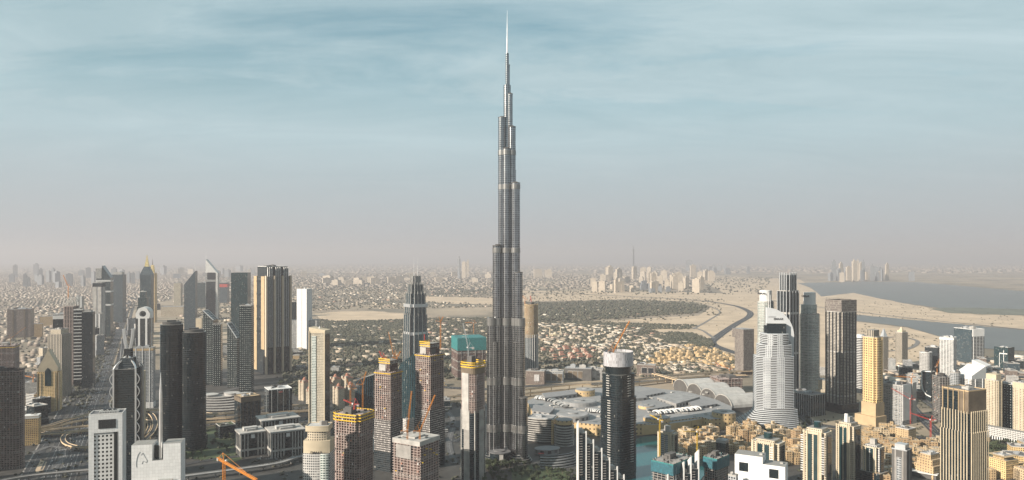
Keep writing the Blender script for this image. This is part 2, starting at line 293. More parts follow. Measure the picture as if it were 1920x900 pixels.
def roof_parts(root, poly, z, mat='roof_grey', par='pale_concrete', n=5, plant=True, ph=4.0, rnd=None):
    rnd = rnd or random; xs = [p[0] for p in poly]; ys = [p[1] for p in poly]; w, d = max(xs) - min(xs), max(ys) - min(ys)
    rb = MB(); rb.prism(grow(poly, -0.6), z + 0.01, z + 0.25); r = part('roof', rb, mat, root)
    pb = MB(); out, inn = grow(poly, 0.12), grow(poly, -0.5); m = len(poly)
    for i in range(m):
        j = (i + 1) % m
        a, b, c, e = out[i], out[j], inn[j], inn[i]; zt = z + 1.3
        pb.face([(*a, z - 0.4), (*b, z - 0.4), (*b, zt), (*a, zt)], [(0, 0)] * 4); pb.face([(*a, zt), (*b, zt), (*c, zt), (*e, zt)], [(0, 0)] * 4); pb.face([(*c, z), (*e, z), (*e, zt), (*c, zt)], [(0, 0)] * 4)
    part('parapet', pb, par, root)
    if plant:
        for i in range(n):
            q = MB(); f_ = 1.0 if i < 2 else 0.45; pw, pd = w * f_ * rnd.uniform(0.15, 0.35), d * f_ * rnd.uniform(0.15, 0.35)
            hh = ph * f_ * rnd.uniform(0.6, 1.3)
            q.box(0, 0, pw, pd, 0, hh); q.box(pw * 0.1, 0, pw * 0.4, pd * 0.5, hh, hh + ph * 0.25)
            part('plant_room', q, rnd.choice(['pale_concrete', 'grey_metal', 'dark_concrete']), r, (rnd.uniform(-0.28, 0.28) * w, rnd.uniform(-0.28, 0.28) * d, z + 0.25))
    return r
def tower(name, label, cat, p, mat, plan=rect, tiers=None, roof='roof_grey', par='pale_concrete', group=None, slabs=None, fins=None, podium=None, plant=True, roofs=True, n=5, band=None):
    """tiers: (from, to) as shares of the height, scale in x and y, shift in x and y, material"""
    root = thing(name, label, cat, p.c, p.yaw, group); ti = tiers or [(0, 1, 1, 1, 0, 0, None)]
    for t in ti:
        z0, z1, sx, sy = t[:4]; ox, oy = (t[4], t[5]) if len(t) > 5 else (0, 0); mt = (t[6] if len(t) > 6 else None) or mat
        poly = plan(p.w * sx, p.d * sy); mb = MB(); mb.prism(poly, p.h * z0, p.h * z1)
        part('tower_body', mb, mt, root, (ox * p.w, oy * p.d, 0))
    poly = plan(p.w * ti[-1][2], p.d * ti[-1][3]); ox, oy = (ti[-1][4] * p.w, ti[-1][5] * p.d) if len(ti[-1]) > 5 else (0, 0)
    if roofs:
        holder = root
        if ox or oy: poly = [(x + ox, y + oy) for x, y in poly]
        if ox or oy:
            mb = MB(); mb.prism(poly, p.h + 0.01, p.h + 0.3); part('roof', mb, roof, root)
        else: roof_parts(root, poly, p.h, roof, par, n, plant, ph=max(3, p.w * 0.09))
    if slabs:
        sp, ov, th, sm = slabs[:4]; z0, z1 = (slabs[4], slabs[5]) if len(slabs) > 4 else (0.05, 0.99)
        mb = MB(); mb.prism(grow(plan(p.w, p.d), ov), 0, th, bottom=True); me = mb.mesh('balcony', sm)
        k = int((z1 - z0) * p.h / sp)
        stack('balcony', me, [(0, 0, z1 * p.h - i * sp) for i in range(k)], root)
    if fins:
        nf, ns, dep, th, fm = fins[:5]; z0, z1 = (fins[5], fins[6]) if len(fins) > 5 else (0, 1.0)
        mb = MB(); mb.box(0, 0, th, dep, p.h * z0, p.h * z1); me = mb.mesh('fin', fm)
        for i in range(nf): link('fin', me, root, (-p.w/2 + p.w * (i + 0.5) / nf, -p.d/2 - dep/2, 0))
        for i in range(ns): link('fin', me, root, (p.w/2 + dep/2, -p.d/2 + p.d * (i + 0.5) / ns, 0), R(90))
    if podium:
        sx, sy, hh, pm = podium; mb = MB(); mb.prism(grow(rect(p.w, p.d), 0), 0, 0.1)
        mb = MB(); mb.prism(rect(p.w * sx, p.d * sy), 0, hh); o = part('podium', mb, pm, root)
    if band:
        for b0, b1, bm in band:
            mb = MB(); mb.prism(grow(plan(p.w, p.d), 0.4), p.h * b0, p.h * b1, bottom=True); part('mechanical_floor', mb, bm, root)
    return root
def text(word, size, parent, loc, rz=0, mat='lettering', depth=0.3, name='lettering'):
    cu = bpy.data.curves.new(name, 'FONT'); cu.body = word; cu.size = size; cu.extrude = depth; cu.align_x = 'CENTER'; cu.align_y = 'CENTER'; cu.offset = size * 0.012
    t = bpy.data.objects.new('type', cu); C.objects.link(t); bpy.context.view_layer.update()
    me = bpy.data.meshes.new_from_object(t.evaluated_get(bpy.context.evaluated_depsgraph_get())); bpy.data.objects.remove(t); me.materials.clear(); me.materials.append(M[mat]); me.name = name
    o = link(name, me, parent, loc); o.rotation_euler = (R(90), 0, rz); return o
def batch(name, tv, tf, pos, scl, rot, mat, kind='stuff', jitter=0.0):
    tv = np.array(tv, float); tf = np.array(tf); n, k, fk = len(pos), len(tv), tf.shape[1]
    v = np.repeat(tv[None], n, 0)
    if jitter: v = v * (1 + rng.uniform(-jitter, jitter, (n, k, 1)))
    v = v * scl[:, None, :]; c, s = np.cos(rot)[:, None], np.sin(rot)[:, None]
    x = v[..., 0] * c - v[..., 1] * s; y = v[..., 0] * s + v[..., 1] * c
    v = np.stack([x, y, v[..., 2]], -1) + pos[:, None, :]
    f = (tf[None] + (np.arange(n) * k)[:, None, None]).reshape(-1)
    me = bpy.data.meshes.new(name); me.vertices.add(n * k); me.vertices.foreach_set('co', v.reshape(-1).astype(np.float32))
    nf = n * len(tf); me.loops.add(nf * fk); me.loops.foreach_set('vertex_index', f.astype(np.int32))
    me.polygons.add(nf); me.polygons.foreach_set('loop_start', (np.arange(nf) * fk).astype(np.int32))
    me.update(calc_edges=True)
    a = me.attributes.new('rnd', 'FLOAT', 'FACE'); a.data.foreach_set('value', np.repeat(rng.random(n), len(tf)).astype(np.float32))
    me.materials.append(M[mat]); me.validate()
    o = link(name, me); o['kind'] = kind; return o
def inpoly(px, py, poly):
    r = np.zeros(len(px), bool); j = len(poly) - 1
    for i in range(len(poly)):
        xi, yi = poly[i]; xj, yj = poly[j]
        c = ((yi > py) != (yj > py)) & (px < (xj - xi) * (py - yi) / (yj - yi + 1e-9) + xi); r ^= c; j = i
    return r
def sample(poly, n, avoid=()):
    ys = [p[1] for p in poly]; Y0, Y1 = H * F / (max(ys) - HY), H * F / (min(ys) - HY); xs = [p[0] for p in poly]
    k0, k1 = (min(xs) - 960) / F, (max(xs) - 960) / F; out = []; tot = 0
    while tot < n:
        Y = np.sqrt(rng.random(n * 3) * (Y1**2 - Y0**2) + Y0**2); X = Y * (k0 + (k1 - k0) * rng.random(n * 3))
        px, py = X / Y * F + 960, H * F / Y + HY; m = inpoly(px, py, poly)
        for a in avoid: m &= ~inpoly(px, py, a)
        out.append(np.stack([X[m], Y[m], np.zeros(m.sum())], 1)); tot += m.sum()
        if m.sum() == 0: break
    return np.concatenate(out)[:n]
def smooth_path(pts, n=8):
    P_ = [Vector(p) for p in pts]; P_ = [P_[0] * 2 - P_[1]] + P_ + [P_[-1] * 2 - P_[-2]]; o = []
    for i in range(1, len(P_) - 2):
        a, b, c, d = P_[i-1:i+3]
        for k in range(n):
            t = k / n; o.append(0.5 * ((2*b) + (c - a) * t + (2*a - 5*b + 4*c - d) * t*t + (3*b - a - 3*c + d) * t**3))
    return o + [P_[-2]]
def sides(path, w):
    l, r = [], []
    for i, p in enumerate(path):
        d = (path[min(i+1, len(path)-1)] - path[max(i-1, 0)]); d.z = 0; d.normalize(); nrm = Vector((-d.y, d.x, 0)); l.append(p + nrm * w/2); r.append(p - nrm * w/2)
    return l, r
def road(name, pts, w, z, mat='asphalt', lines=0, n=8):
    path = smooth_path(pts, n)
    for p in path: p.z = z
    l, r = sides(path, w); mb = MB()
    for i in range(len(path) - 1): mb.face([r[i], r[i+1], l[i+1], l[i]], [(0, 0)] * 4)
    struct(name, mb, mat)
    if lines:
        mb = MB()
        for k in range(1, lines + 1):
            off = w * (k / (lines + 1) - 0.5)
            a, b = sides(path, 2 * abs(off) + 0.35), sides(path, max(2 * abs(off) - 0.35, 0))
            a, b = (a[0], b[0]) if off > 0 else (a[1], b[1])
            for i in range(len(path) - 1):
                if k in (1, lines) or i % 2 == 0: mb.face([a[i] + Vector((0, 0, .06)), a[i+1] + Vector((0, 0, .06)), b[i+1] + Vector((0, 0, .06)), b[i] + Vector((0, 0, .06))], [(0, 0)] * 4)
        struct('road_markings', mb, 'line_white')
def flyover(label, pts, w, mat='deck_concrete', cat='flyover', group='concrete flyovers of the highway interchange', name='flyover', step=4, n=8, top='asphalt'):
    path = smooth_path(pts, n); o = path[0].copy(); o.z = 0; root = thing(name, label, cat, o, 0, group)
    path = [p - o for p in path]; l, r = sides(path, w); mb = MB(); th = 1.8; pbs = (MB(), MB())
    up = Vector((0, 0, 1.0)); dn = Vector((0, 0, -th))
    for i in range(len(path) - 1):
        u = [(0, 0)] * 4
        mb.face([r[i], r[i+1], l[i+1], l[i]], u, 1); mb.face([r[i] + dn, r[i+1] + dn, r[i+1], r[i]], u); mb.face([l[i+1] + dn, l[i] + dn, l[i], l[i+1]], u); mb.face([l[i] + dn, l[i+1] + dn, r[i+1] + dn, r[i] + dn], u)
        for s, pb in zip((l, r), pbs): pb.bar(s[i] + up * 0.5, s[i+1] + up * 0.5, 0.5)
    part('deck', mb, [mat, top], root)
    for pb in pbs: part('parapet', pb, mat, root)
    mb = MB(); mb.prism(ell(2.4, 2.4, 8), 0, 1); me = mb.mesh('pier', mat)
    for i in range(1, len(path) - 1, step):
        if path[i].z - th > 1.5:
            q = link('pier', me, root, (path[i].x, path[i].y, 0)); q.scale = (1, 1, path[i].z - th - 0.01)
    return root
def crane(label, loc, mast, jib, el, az, col='orange_paint', group='tower cranes over the building sites', s=1.0, cj=14):
    root = thing('tower_crane', label, 'crane', loc, az, group)
    def lattice(a, b, w, step):
        a, b = Vector(a), Vector(b); mb = MB(); d = (b - a); n = max(2, int(d.length / step)); x = d.normalized().cross(Vector((0, 1, 0)) if abs(d.normalized().y) < 0.9 else Vector((1, 0, 0))).normalized(); y = d.normalized().cross(x)
        cs = [x + y, y - x, -x - y, x - y]
        for c in cs: mb.bar(a + c * w/2, b + c * w/2, 0.16 * s)
        for i in range(n):
            p, q = a + d * (i / n), a + d * ((i + 1) / n)
            for k in range(4): mb.bar(p + cs[k] * w/2, q + cs[(k + 1) % 4] * w/2, 0.1 * s)
        return mb
    part('mast', lattice((0, 0, 0), (0, 0, mast), 1.7 * s, 2.6), col, root)
    e = R(el); t = Vector((jib * math.cos(e), 0, mast + jib * math.sin(e)))
    part('jib', lattice((0, 0, mast), t, 1.3 * s, 2.4), col, root)
    part('counter_jib', lattice((0, 0, mast), (-cj, 0, mast + 0.5), 1.3 * s, 2.4), col, root)
    mb = MB(); mb.box(-cj + 2, 0, 4, 2.4, mast - 2.2, mast + 0.6); part('counterweight', mb, 'concrete', root)
    mb = MB(); mb.box(1.4, 1.6, 2, 1.8, mast - 0.2, mast + 2); part('cab', mb, 'white_paint', root)
    mb = MB(); mb.bar((0, 0, mast), (-3, 0, mast + 9), 0.3 * s); mb.bar((-3, 0, mast + 9), t * 0.85 + Vector((0, 0, mast * 0.15)), 0.1); mb.bar((-3, 0, mast + 9), (-cj + 1, 0, mast + 0.6), 0.1); part('tie_frame', mb, col, root)
    return root
# ---------------------------------------------------------------- the setting
def sheet(name, px, mat, z):
    if name in ('sand', 'creek', 'mud_flat'):                # ragged shorelines
        rr = random.Random(len(px)); q = []
        for i in range(len(px)):
            (x0, y0), (x1, y1) = px[i], px[(i + 1) % len(px)]; k = max(1, int(abs(x1 - x0) / 9))
            q += [(x0 + (x1 - x0) * t / k + (rr.uniform(-2, 2) if t else 0), y0 + (y1 - y0) * t / k + (rr.uniform(-.55, .55) if t else 0)) for t in range(k)]
        px = q
    pts = [at(x, y) for x, y in px]; mb = MB(); mb.face([(p.x, p.y, z) for p in pts], [(0, 0)] * len(pts)); return struct(name, mb, mat)
mb = MB(); mb.face([(-58000, -1500, 0), (58000, -1500, 0), (58000, 58000, 0), (-58000, 58000, 0)], [(0, 0)] * 4); struct('ground', mb, 'city_ground')
hb = MB(); hb.box(0, 29000, 120000, 62500, -1.0, 845)
bpy.data.materials.new('haze_air'); hm = bpy.data.materials['haze_air']; hm.use_nodes = True; hn = hm.node_tree; hn.nodes.clear()
ho = hn.nodes.new('ShaderNodeOutputMaterial'); pv = hn.nodes.new('ShaderNodeVolumePrincipled'); pv.inputs['Color'].default_value = HAZE_COLOR
pv.inputs['Density'].default_value = HAZE_DENSITY; pv.inputs['Anisotropy'].default_value = HAZE_ANISO; hn.links.new(pv.outputs[0], ho.inputs['Volume']); M['haze_air'] = hm
struct('haze', hb, 'haze_air', 'stuff')
# sand, water, mud flats, lawns
sheet('sand', [(975, 545), (1120, 546), (1300, 548), (1420, 553), (1480, 575), (1470, 640), (1440, 705), (1395, 692), (1345, 655), (1200, 612), (1100, 606), (1180, 599), (1310, 592), (1335, 575), (1310, 566), (1180, 561), (980, 566)], 'sand', 0.6)
sheet('sand', [(590, 588), (640, 584), (700, 583), (760, 588), (765, 600), (700, 607), (640, 606), (600, 598)], 'sand', 0.6)
sheet('sand', [(790, 556), (870, 557), (960, 560), (960, 572), (860, 570), (795, 566)], 'sand', 0.6)
sheet('sand', [(1290, 515), (1500, 524), (1530, 540), (1560, 560), (1600, 592), (1605, 604), (1700, 614), (1765, 632), (1800, 660), (1850, 700), (1600, 700), (1470, 690), (1420, 600), (1350, 545)], 'sand', 0.3)
sheet('sand', [(1535, 556), (1600, 549), (1690, 568), (1760, 580), (1920, 590), (2000, 594), (2000, 622), (1920, 617), (1740, 602), (1600, 590)], 'sand', 0.5)
sheet('creek', [(1495, 531), (1600, 528), (1720, 529), (1920, 546), (2050, 552), (2050, 592), (1920, 588), (1780, 580), (1690, 568), (1600, 549), (1540, 556), (1520, 540)], 'creek_water', 1.2)
sheet('creek', [(1598, 590), (1660, 595), (1740, 603), (1920, 619), (2050, 628), (2050, 668), (1920, 658), (1850, 654), (1790, 640), (1765, 632), (1700, 613), (1604, 602)], 'creek_water', 1.2)
sheet('mud_flat', [(1740, 579), (1800, 577), (1920, 580), (2000, 582), (2000, 594), (1920, 592), (1850, 590), (1780, 587)], 'mud', 2.0)
sheet('lake', [(1185, 826), (1215, 817), (1262, 818), (1330, 822), (1350, 840), (1330, 880), (1290, 930), (1160, 960), (1150, 880)], 'lake_water', 0.9)
sheet('lake', [(1296, 812), (1318, 811), (1322, 819), (1300, 821)], 'lake_water', 1.0)
sheet('plaza', [(880, 760), (1420, 745), (1500, 800), (1900, 830), (2100, 1000), (1500, 1300), (800, 1300), (780, 900)], 'paving', 0.2)
sheet('plaza', [(-100, 700), (500, 690), (880, 760), (780, 900), (700, 1300), (-300, 1300)], 'paving', 0.24)
sheet('lawn', [(960, 878), (1000, 870), (1060, 880), (1080, 930), (960, 950)], 'lawn', 0.5)
sheet('lawn', [(300, 800), (440, 800), (470, 850), (440, 868), (330, 858)], 'lawn', 0.5)
sheet('lawn', [(1845, 825), (1900, 822), (1960, 850), (1900, 872), (1855, 855)], 'lawn', 0.5)
sheet('sand_lot', [(62, 872), (75, 862), (92, 868), (88, 885), (68, 887)], 'sand', 0.6)
sheet('sand_lot', [(392, 762), (427, 760), (430, 769), (396, 770)], 'sand', 0.6)
# roads
def ln(a, b, n=14): a, b = Vector(a), Vector(b); return [a.lerp(b, i / n) for i in range(n + 1)]
def szr(Y, off=0): return Vector((-151 - 0.508 * Y + off, Y, 0))
road('highway', [szr(700), szr(1500), szr(2500), szr(4500), szr(9000)], 52, 0.8, 'asphalt', 8, 30)
for o_ in (-52, 50): road('service_road', [szr(700, o_), szr(1500, o_), szr(2500, o_), szr(4500, o_), szr(9000, o_)], 16, 0.8, 'asphalt', 1, 20)
road('desert_road', [at(*p) for p in ((1420, 672), (1372, 660), (1335, 645), (1345, 632), (1380, 608), (1405, 593), (1402, 583), (1370, 572), (1300, 563), (1180, 556), (1000, 548))], 42, 1.4, 'asphalt', 2)
road('desert_road', [at(*p) for p in ((1340, 635), (1300, 615), (1200, 606), (1100, 603), (1000, 600))], 16, 1.6, 'road_pale')
road('desert_track', [at(*p) for p in ((1300, 617), (1330, 600), (1350, 585), (1330, 574))], 14, 1.5, 'road_pale')
road('desert_road', [at(*p) for p in ((1420, 560), (1550, 578), (1700, 596), (1800, 606), (1920, 618))], 25, 1.8, 'road_pale')
road('desert_track', [at(*p) for p in ((1620, 640), (1680, 632), (1720, 640), (1700, 655), (1640, 660))], 18, 1.5, 'road_pale')
road('boulevard', [at(*p) for p in ((1490, 1000), (1540, 850), (1520, 795), (1470, 760), (1440, 735))], 26, 0.8, 'asphalt', 3)
road('boulevard', [at(*p) for p in ((1520, 795), (1640, 812), (1760, 830), (1850, 862), (1960, 930))], 24, 1.0, 'asphalt', 3)
road('street', [at(*p) for p in ((1640, 700), (1680, 730), (1720, 775), (1760, 815), (1800, 850))], 24, 0.9, 'asphalt', 3)
road('street', [at(*p) for p in ((1660, 690), (1720, 740), (1760, 770), (1850, 820), (1920, 840))], 20, 1.1, 'asphalt', 3)
road('street', [at(*p) for p in ((300, 880), (400, 862), (500, 852), (600, 850), (640, 880))], 14, 0.9, 'asphalt', 1)
road('street', [at(*p) for p in ((260, 790), (400, 795), (560, 790), (700, 800), (880, 820))], 22, 1.0, 'asphalt', 3)
road('street', [at(*p) for p in ((540, 700), (620, 705), (760, 720), (900, 730), (1000, 724), (1200, 716), (1400, 705))], 30, 1.0, 'asphalt', 3)
road('street', [at(*p) for p in ((860, 740), (900, 752), (915, 775), (890, 800), (850, 830))], 14, 1.2, 'asphalt', 1)
for pts, wd in ((((52, 742), (90, 735), (130, 722), (160, 700)), 12), (((48, 770), (80, 778), (110, 770), (140, 745)), 11), (((60, 850), (95, 838), (120, 846), (110, 870), (80, 900)), 12), (((195, 700), (230, 690), (262, 700), (280, 730)), 11), (((300, 760), (350, 745), (400, 740), (470, 722), (540, 715)), 16), (((620, 800), (700, 812), (780, 806), (860, 800)), 12), (((830, 760), (850, 790), (842, 830), (852, 870)), 12), (((640, 760), (700, 770), (760, 758), (840, 748)), 12), (((890, 770), (905, 800), (900, 840), (880, 880), (890, 920)), 10)):
    road('street', [at(*p) for p in pts], wd, 1.15, 'road_grey', 1)
# flyovers
def fo(label, pts, z, w, **k): flyover(label, [at(x, y, z) for x, y in pts], w, **k)
fo('tan flyover sweeping over the left highway, uppermost of its four decks', [(66, 803), (95, 797), (130, 786), (175, 775), (230, 770), (300, 768)], 14, 10)
fo('tan flyover over the left highway, second deck from the top', [(70, 806), (110, 798), (150, 789), (200, 785), (280, 790)], 11, 9)
fo('tan flyover over the left highway, third deck and nearly level', [(60, 808), (110, 804), (175, 798), (260, 800)], 9, 9)
fo('broad tan bridge deck over the left highway, lowest of the straight decks', [(60, 813), (120, 811), (175, 806), (260, 806)], 7, 14)
fo('looping ramp with lit tan edge curling below the left interchange', [(175, 838), (150, 838), (125, 832), (118, 822), (128, 812), (160, 806)], 7, 8)
fo('curved ramp rounding behind the white office slab beside the tan slab', [(270, 770), (285, 778), (291, 795), (284, 812), (270, 825)], 9, 9)
fo('tan ramp left of the curved grey ramp by the dark twin tower', [(266, 785), (276, 790), (280, 800), (272, 815)], 7, 6)
fo('upper tan flyover between the dark twin tower and the brown office block', [(360, 772), (400, 776), (440, 773), (500, 764), (560, 760), (600, 758)], 13, 12)
fo('middle tan flyover between the dark twin tower and the brown office block', [(360, 785), (400, 784), (440, 782), (500, 775), (600, 768)], 11, 12)
fo('lower tan flyover between the dark twin tower and the brown office block', [(360, 795), (400, 791), (440, 789), (520, 786)], 9, 9)
fo('tan ramp dropping leftward below the middle interchange decks', [(374, 806), (400, 799), (440, 792), (480, 785)], 6, 8)
fo('far tan flyover deck left of the tallest tower, upper', [(820, 745), (860, 742), (910, 738), (985, 730), (1060, 722), (1110, 720)], 13, 13)
fo('far tan flyover deck left of the tallest tower, lower', [(820, 756), (860, 751), (910, 747), (985, 738), (1060, 730)], 9, 11)
fo('long tan flyover passing behind the vaulted mall roofs, upper deck', [(1110, 722), (1190, 712), (1260, 704), (1360, 697), (1440, 694)], 13, 15)
fo('long tan flyover passing behind the vaulted mall roofs, lower deck', [(1110, 728), (1190, 719), (1260, 711), (1340, 704), (1400, 703)], 9, 12)
fo('short tan ramp crossing between the two long decks behind the mall', [(1225, 700), (1245, 705), (1270, 712), (1290, 716)], 16, 12)
fo('grey flat rooftop bridge at the right edge above the dark grid block', [(1860, 707), (1890, 706), (1930, 707), (2000, 710)], 24, 26, mat='concrete', group='grey bridges at the right edge')
fo('grey road bridge crossing behind the gridded unfinished block', [(1655, 690), (1690, 700), (1720, 712)], 10, 18, mat='concrete', group='grey bridges at the right edge')
fo('grey elevated metro viaduct crossing the highway at lower left', [(-20, 905), (46, 893), (110, 886), (178, 880), (300, 872)], 9, 9, mat='concrete', cat='viaduct', group=None, name='metro_viaduct', top='roof_grey')
fo('grey elevated canal walkway curving past the ornate office blocks', [(340, 893), (440, 880), (520, 868), (560, 856), (610, 850)], 9, 11, mat='concrete', cat='viaduct', group=None, name='metro_viaduct', top='roof_grey')
# a footbridge over the far highway
fo('thin pale footbridge spanning the far shaded highway', [(178, 694), (200, 692), (218, 690)], 12, 6, mat='pale_concrete', cat='footbridge', group=None, name='footbridge', top='roof_pale', n=4)
# ---------------------------------------------------------------- low-rise districts, far city, greenery
HT = [(-.5, -.5, 0), (.5, -.5, 0), (.5, .5, 0), (-.5, .5, 0), (-.5, -.5, 1), (.5, -.5, 1), (.5, .5, 1), (-.5, .5, 1)]
HF = [(0, 1, 5, 4), (1, 2, 6, 5), (2, 3, 7, 6), (3, 0, 4, 7), (4, 5, 6, 7)]
def houses(name, poly, n, s0, s1, h0, h1, avoid=(), rot=0.5, mat='mass_house', grid=0):
    p = sample(poly, n, avoid); ro = np.full(len(p), rot)
    if grid:                                                 # plots along streets, each quarter turned its own way
        ro = rot + 0.35 * np.floor(np.modf(np.abs(np.sin(np.floor(p[:, 0] / 900) * 12.9 + np.floor(p[:, 1] / 1100) * 78.2) * 437.5))[0] * 4)
        u = p[:, 0] * np.cos(ro) + p[:, 1] * np.sin(ro); v = -p[:, 0] * np.sin(ro) + p[:, 1] * np.cos(ro); iu, iv = np.floor(u / grid), np.floor(v / grid)
        m = (iu % 8 != 0) & (iv % 3 != 0); _, ix = np.unique(np.stack([iu, iv, ro], 1), axis=0, return_index=True); k_ = np.zeros(len(p), bool); k_[ix] = True; m &= k_
        u, v, ro = ((iu + .5) * grid + rng.normal(0, 1.5, len(p)))[m], ((iv + .5) * grid + rng.normal(0, 1.5, len(p)))[m], ro[m]
        p = np.stack([u * np.cos(ro) - v * np.sin(ro), u * np.sin(ro) + v * np.cos(ro), 0 * u], 1)
    k = len(p); sc = np.stack([rng.uniform(s0, s1, k), rng.uniform(s0, s1, k), rng.uniform(h0, h1, k)], 1)
    batch(name, HT, HF, p, sc, ro + rng.normal(0, 0.04, k), mat)
r3 = math.sqrt(0.5)
TT = [(1, 0, .45), (r3, r3, .5), (0, 1, .42), (-r3, r3, .5), (-1, 0, .45), (-r3, -r3, .52), (0, -1, .42), (r3, -r3, .5), (.55, .1, .85), (-.1, .5, .9), (-.5, -.2, .82), (.1, -.5, .88), (.0, .05, 1.05), (0, 0, 0)]
TF = [(0, 1, 8), (1, 2, 9), (2, 3, 9), (3, 4, 10), (4, 5, 10), (5, 6, 11), (6, 7, 11), (7, 0, 8), (1, 9, 8), (3, 10, 9), (5, 11, 10), (7, 8, 11), (8, 9, 12), (9, 10, 12), (10, 11, 12), (11, 8, 12), (0, 13, 1), (1, 13, 2), (2, 13, 3), (3, 13, 4), (4, 13, 5), (5, 13, 6), (6, 13, 7), (7, 13, 0)]
def trees(name, poly, n, s0, s1, avoid=(), h=1.0):
    p = sample(poly, n, avoid); k = len(p); s = rng.uniform(s0, s1, k); batch(name, TT, TF, p, np.stack([s, s * rng.uniform(.7, 1.3, k), s * 1.1 * h], 1), rng.uniform(0, 6.3, k), 'mass_leaf', jitter=0.22)
SANDS = [[(590, 588), (640, 584), (700, 583), (760, 588), (765, 600), (700, 607), (640, 606), (600, 598)], [(790, 556), (960, 560), (960, 572), (795, 566)]]
Z1 = [(-40, 512), (335, 512), (335, 560), (250, 575), (205, 640), (180, 690), (-60, 720)]
Z2 = [(330, 512), (960, 512), (960, 575), (600, 583), (330, 620)]
Z3 = [(540, 600), (930, 596), (930, 715), (800, 712), (640, 712), (545, 690)]
Z4 = [(985, 600), (1100, 606), (1200, 612), (1345, 655), (1425, 690), (1400, 700), (1200, 708), (985, 715)]
houses('low_rise_district', Z1, 24000, 13, 24, 5, 12, rot=-0.5, grid=27, mat='mid_house')
trees('street_greenery', Z1, 15000, 3, 8)
houses('low_rise_district', Z2, 5200, 14, 30, 5, 12, SANDS, grid=34)
trees('garden_greenery', Z2, 26000, 4, 10, SANDS)
houses('low_rise_district', Z3, 260, 12, 30, 5, 10, SANDS)
trees('garden_greenery', Z3, 13000, 3, 7.5, SANDS)
houses('low_rise_district', [(985, 606), (1100, 609), (1200, 616), (1330, 655), (1200, 660), (985, 650)], 300, 14, 30, 5, 10)
trees('garden_greenery', Z4, 5600, 3, 7)
trees('park_woodland', [(1000, 571), (1080, 566), (1180, 564), (1300, 569), (1325, 576), (1305, 588), (1180, 596), (1100, 602), (1000, 602)], 3300, 4, 14)
trees('park_fringe', [(985, 556), (1180, 556), (1360, 562), (1350, 592), (1220, 606), (1000, 610)], 900, 3, 9)
houses('park_pavilions', [(1010, 574), (1180, 568), (1300, 574), (1180, 594), (1010, 598)], 36, 14, 40, 4, 8)
trees('park_woodland', [(985, 566), (1040, 568), (1000, 590), (985, 590)], 500, 5, 9)
trees('park_woodland', [(1050, 604), (1100, 602), (1190, 607), (1310, 610), (1290, 618), (1200, 618), (1100, 612)], 900, 4, 8)
trees('park_woodland', [(1225, 628), (1260, 624), (1300, 626), (1335, 640), (1342, 650), (1290, 648), (1240, 642)], 1300, 4, 9)
trees('park_woodland', [(600, 604), (760, 600), (760, 640), (640, 650), (600, 640)], 3200, 4, 9)
trees('park_woodland', [(520, 690), (600, 695), (640, 720), (600, 760), (550, 740)], 420, 4, 7)
houses('distant_city', [(-200, 494), (2100, 494), (2100, 512), (-200, 514)], 9000, 40, 130, 8, 40, mat='hazed_house')
houses('distant_city', [(330, 515), (960, 514), (1300, 514), (1300, 540), (960, 545), (330, 540)], 3800, 20, 55, 8, 20, mat='hazed_house')
trees('distant_greenery', [(600, 515), (960, 514), (1450, 520), (1430, 552), (960, 556), (600, 545)], 4200, 7, 15)
houses('creek_shore_blocks', [(1630, 690), (1920, 662), (1920, 720), (1720, 730), (1640, 705)], 200, 12, 40, 4, 12)
trees('shore_greenery', [(1600, 690), (1920, 660), (1920, 840), (1700, 800)], 500, 2.5, 5)
# building sites and yards behind the flyovers
houses('yard_sheds', [(1195, 682), (1360, 672), (1370, 695), (1200, 704)], 160, 8, 26, 3, 7)
# mid-distance villas, one object each
def villa(name, w, d, h, wall, roof, hip):
    mb = MB(); mb.box(0, 0, w, d, 0, h, 0, 1); mb.box(-w * .15, d * .1, w * .45, d * .5, h, h + 3, 0, 1); mb.box(w * .55, -d * .2, w * .3, d * .4, 0, h * .6, 0, 1)
    if hip:
        a, b, z, t = w/2 + .6, d/2 + .6, h + 0.1, h + 3.4
        q = [(-a, -b, z), (a, -b, z), (a, b, z), (-a, b, z), (-a * .45, 0, t), (a * .45, 0, t)]
        for f in ((0, 1, 5, 4), (1, 2, 5), (2, 3, 4, 5), (3, 0, 4)): mb.face([q[i] for i in f], [(0, 0)] * len(f), 1)
    return mb.mesh(name, [wall, roof])
fac('villa_wall', (0.68, 0.58, 0.44), (0.07, 0.065, 0.06), 4, 3.6, 0.35, 0.45, blind=0.2); fac('villa_pale', (0.62, 0.55, 0.45), (0.07, 0.07, 0.07), 4, 3.6, 0.35, 0.45, blind=0.2); fac('villa_gold', (0.70, 0.50, 0.27), (0.07, 0.06, 0.05), 4, 3.6, 0.35, 0.45, blind=0.2)
vk = {'cream': [villa('villa', 20, 15, 7.5, 'villa_wall', 'roof_pale', 0), villa('villa', 16, 16, 8.5, 'villa_pale', 'cream', 0), villa('villa', 26, 14, 7, 'villa_pale', 'cream', 0)],
      'red': [villa('villa', 26, 11, 5.5, 'villa_pale', 'terracotta', 1), villa('villa', 20, 11, 5.5, 'villa_pale', 'terracotta', 1)],
      'gold': [villa('villa', 22, 15, 9, 'villa_gold', 'tan_stone', 0), villa('villa', 17, 17, 8, 'villa_gold', 'cream', 0)]}
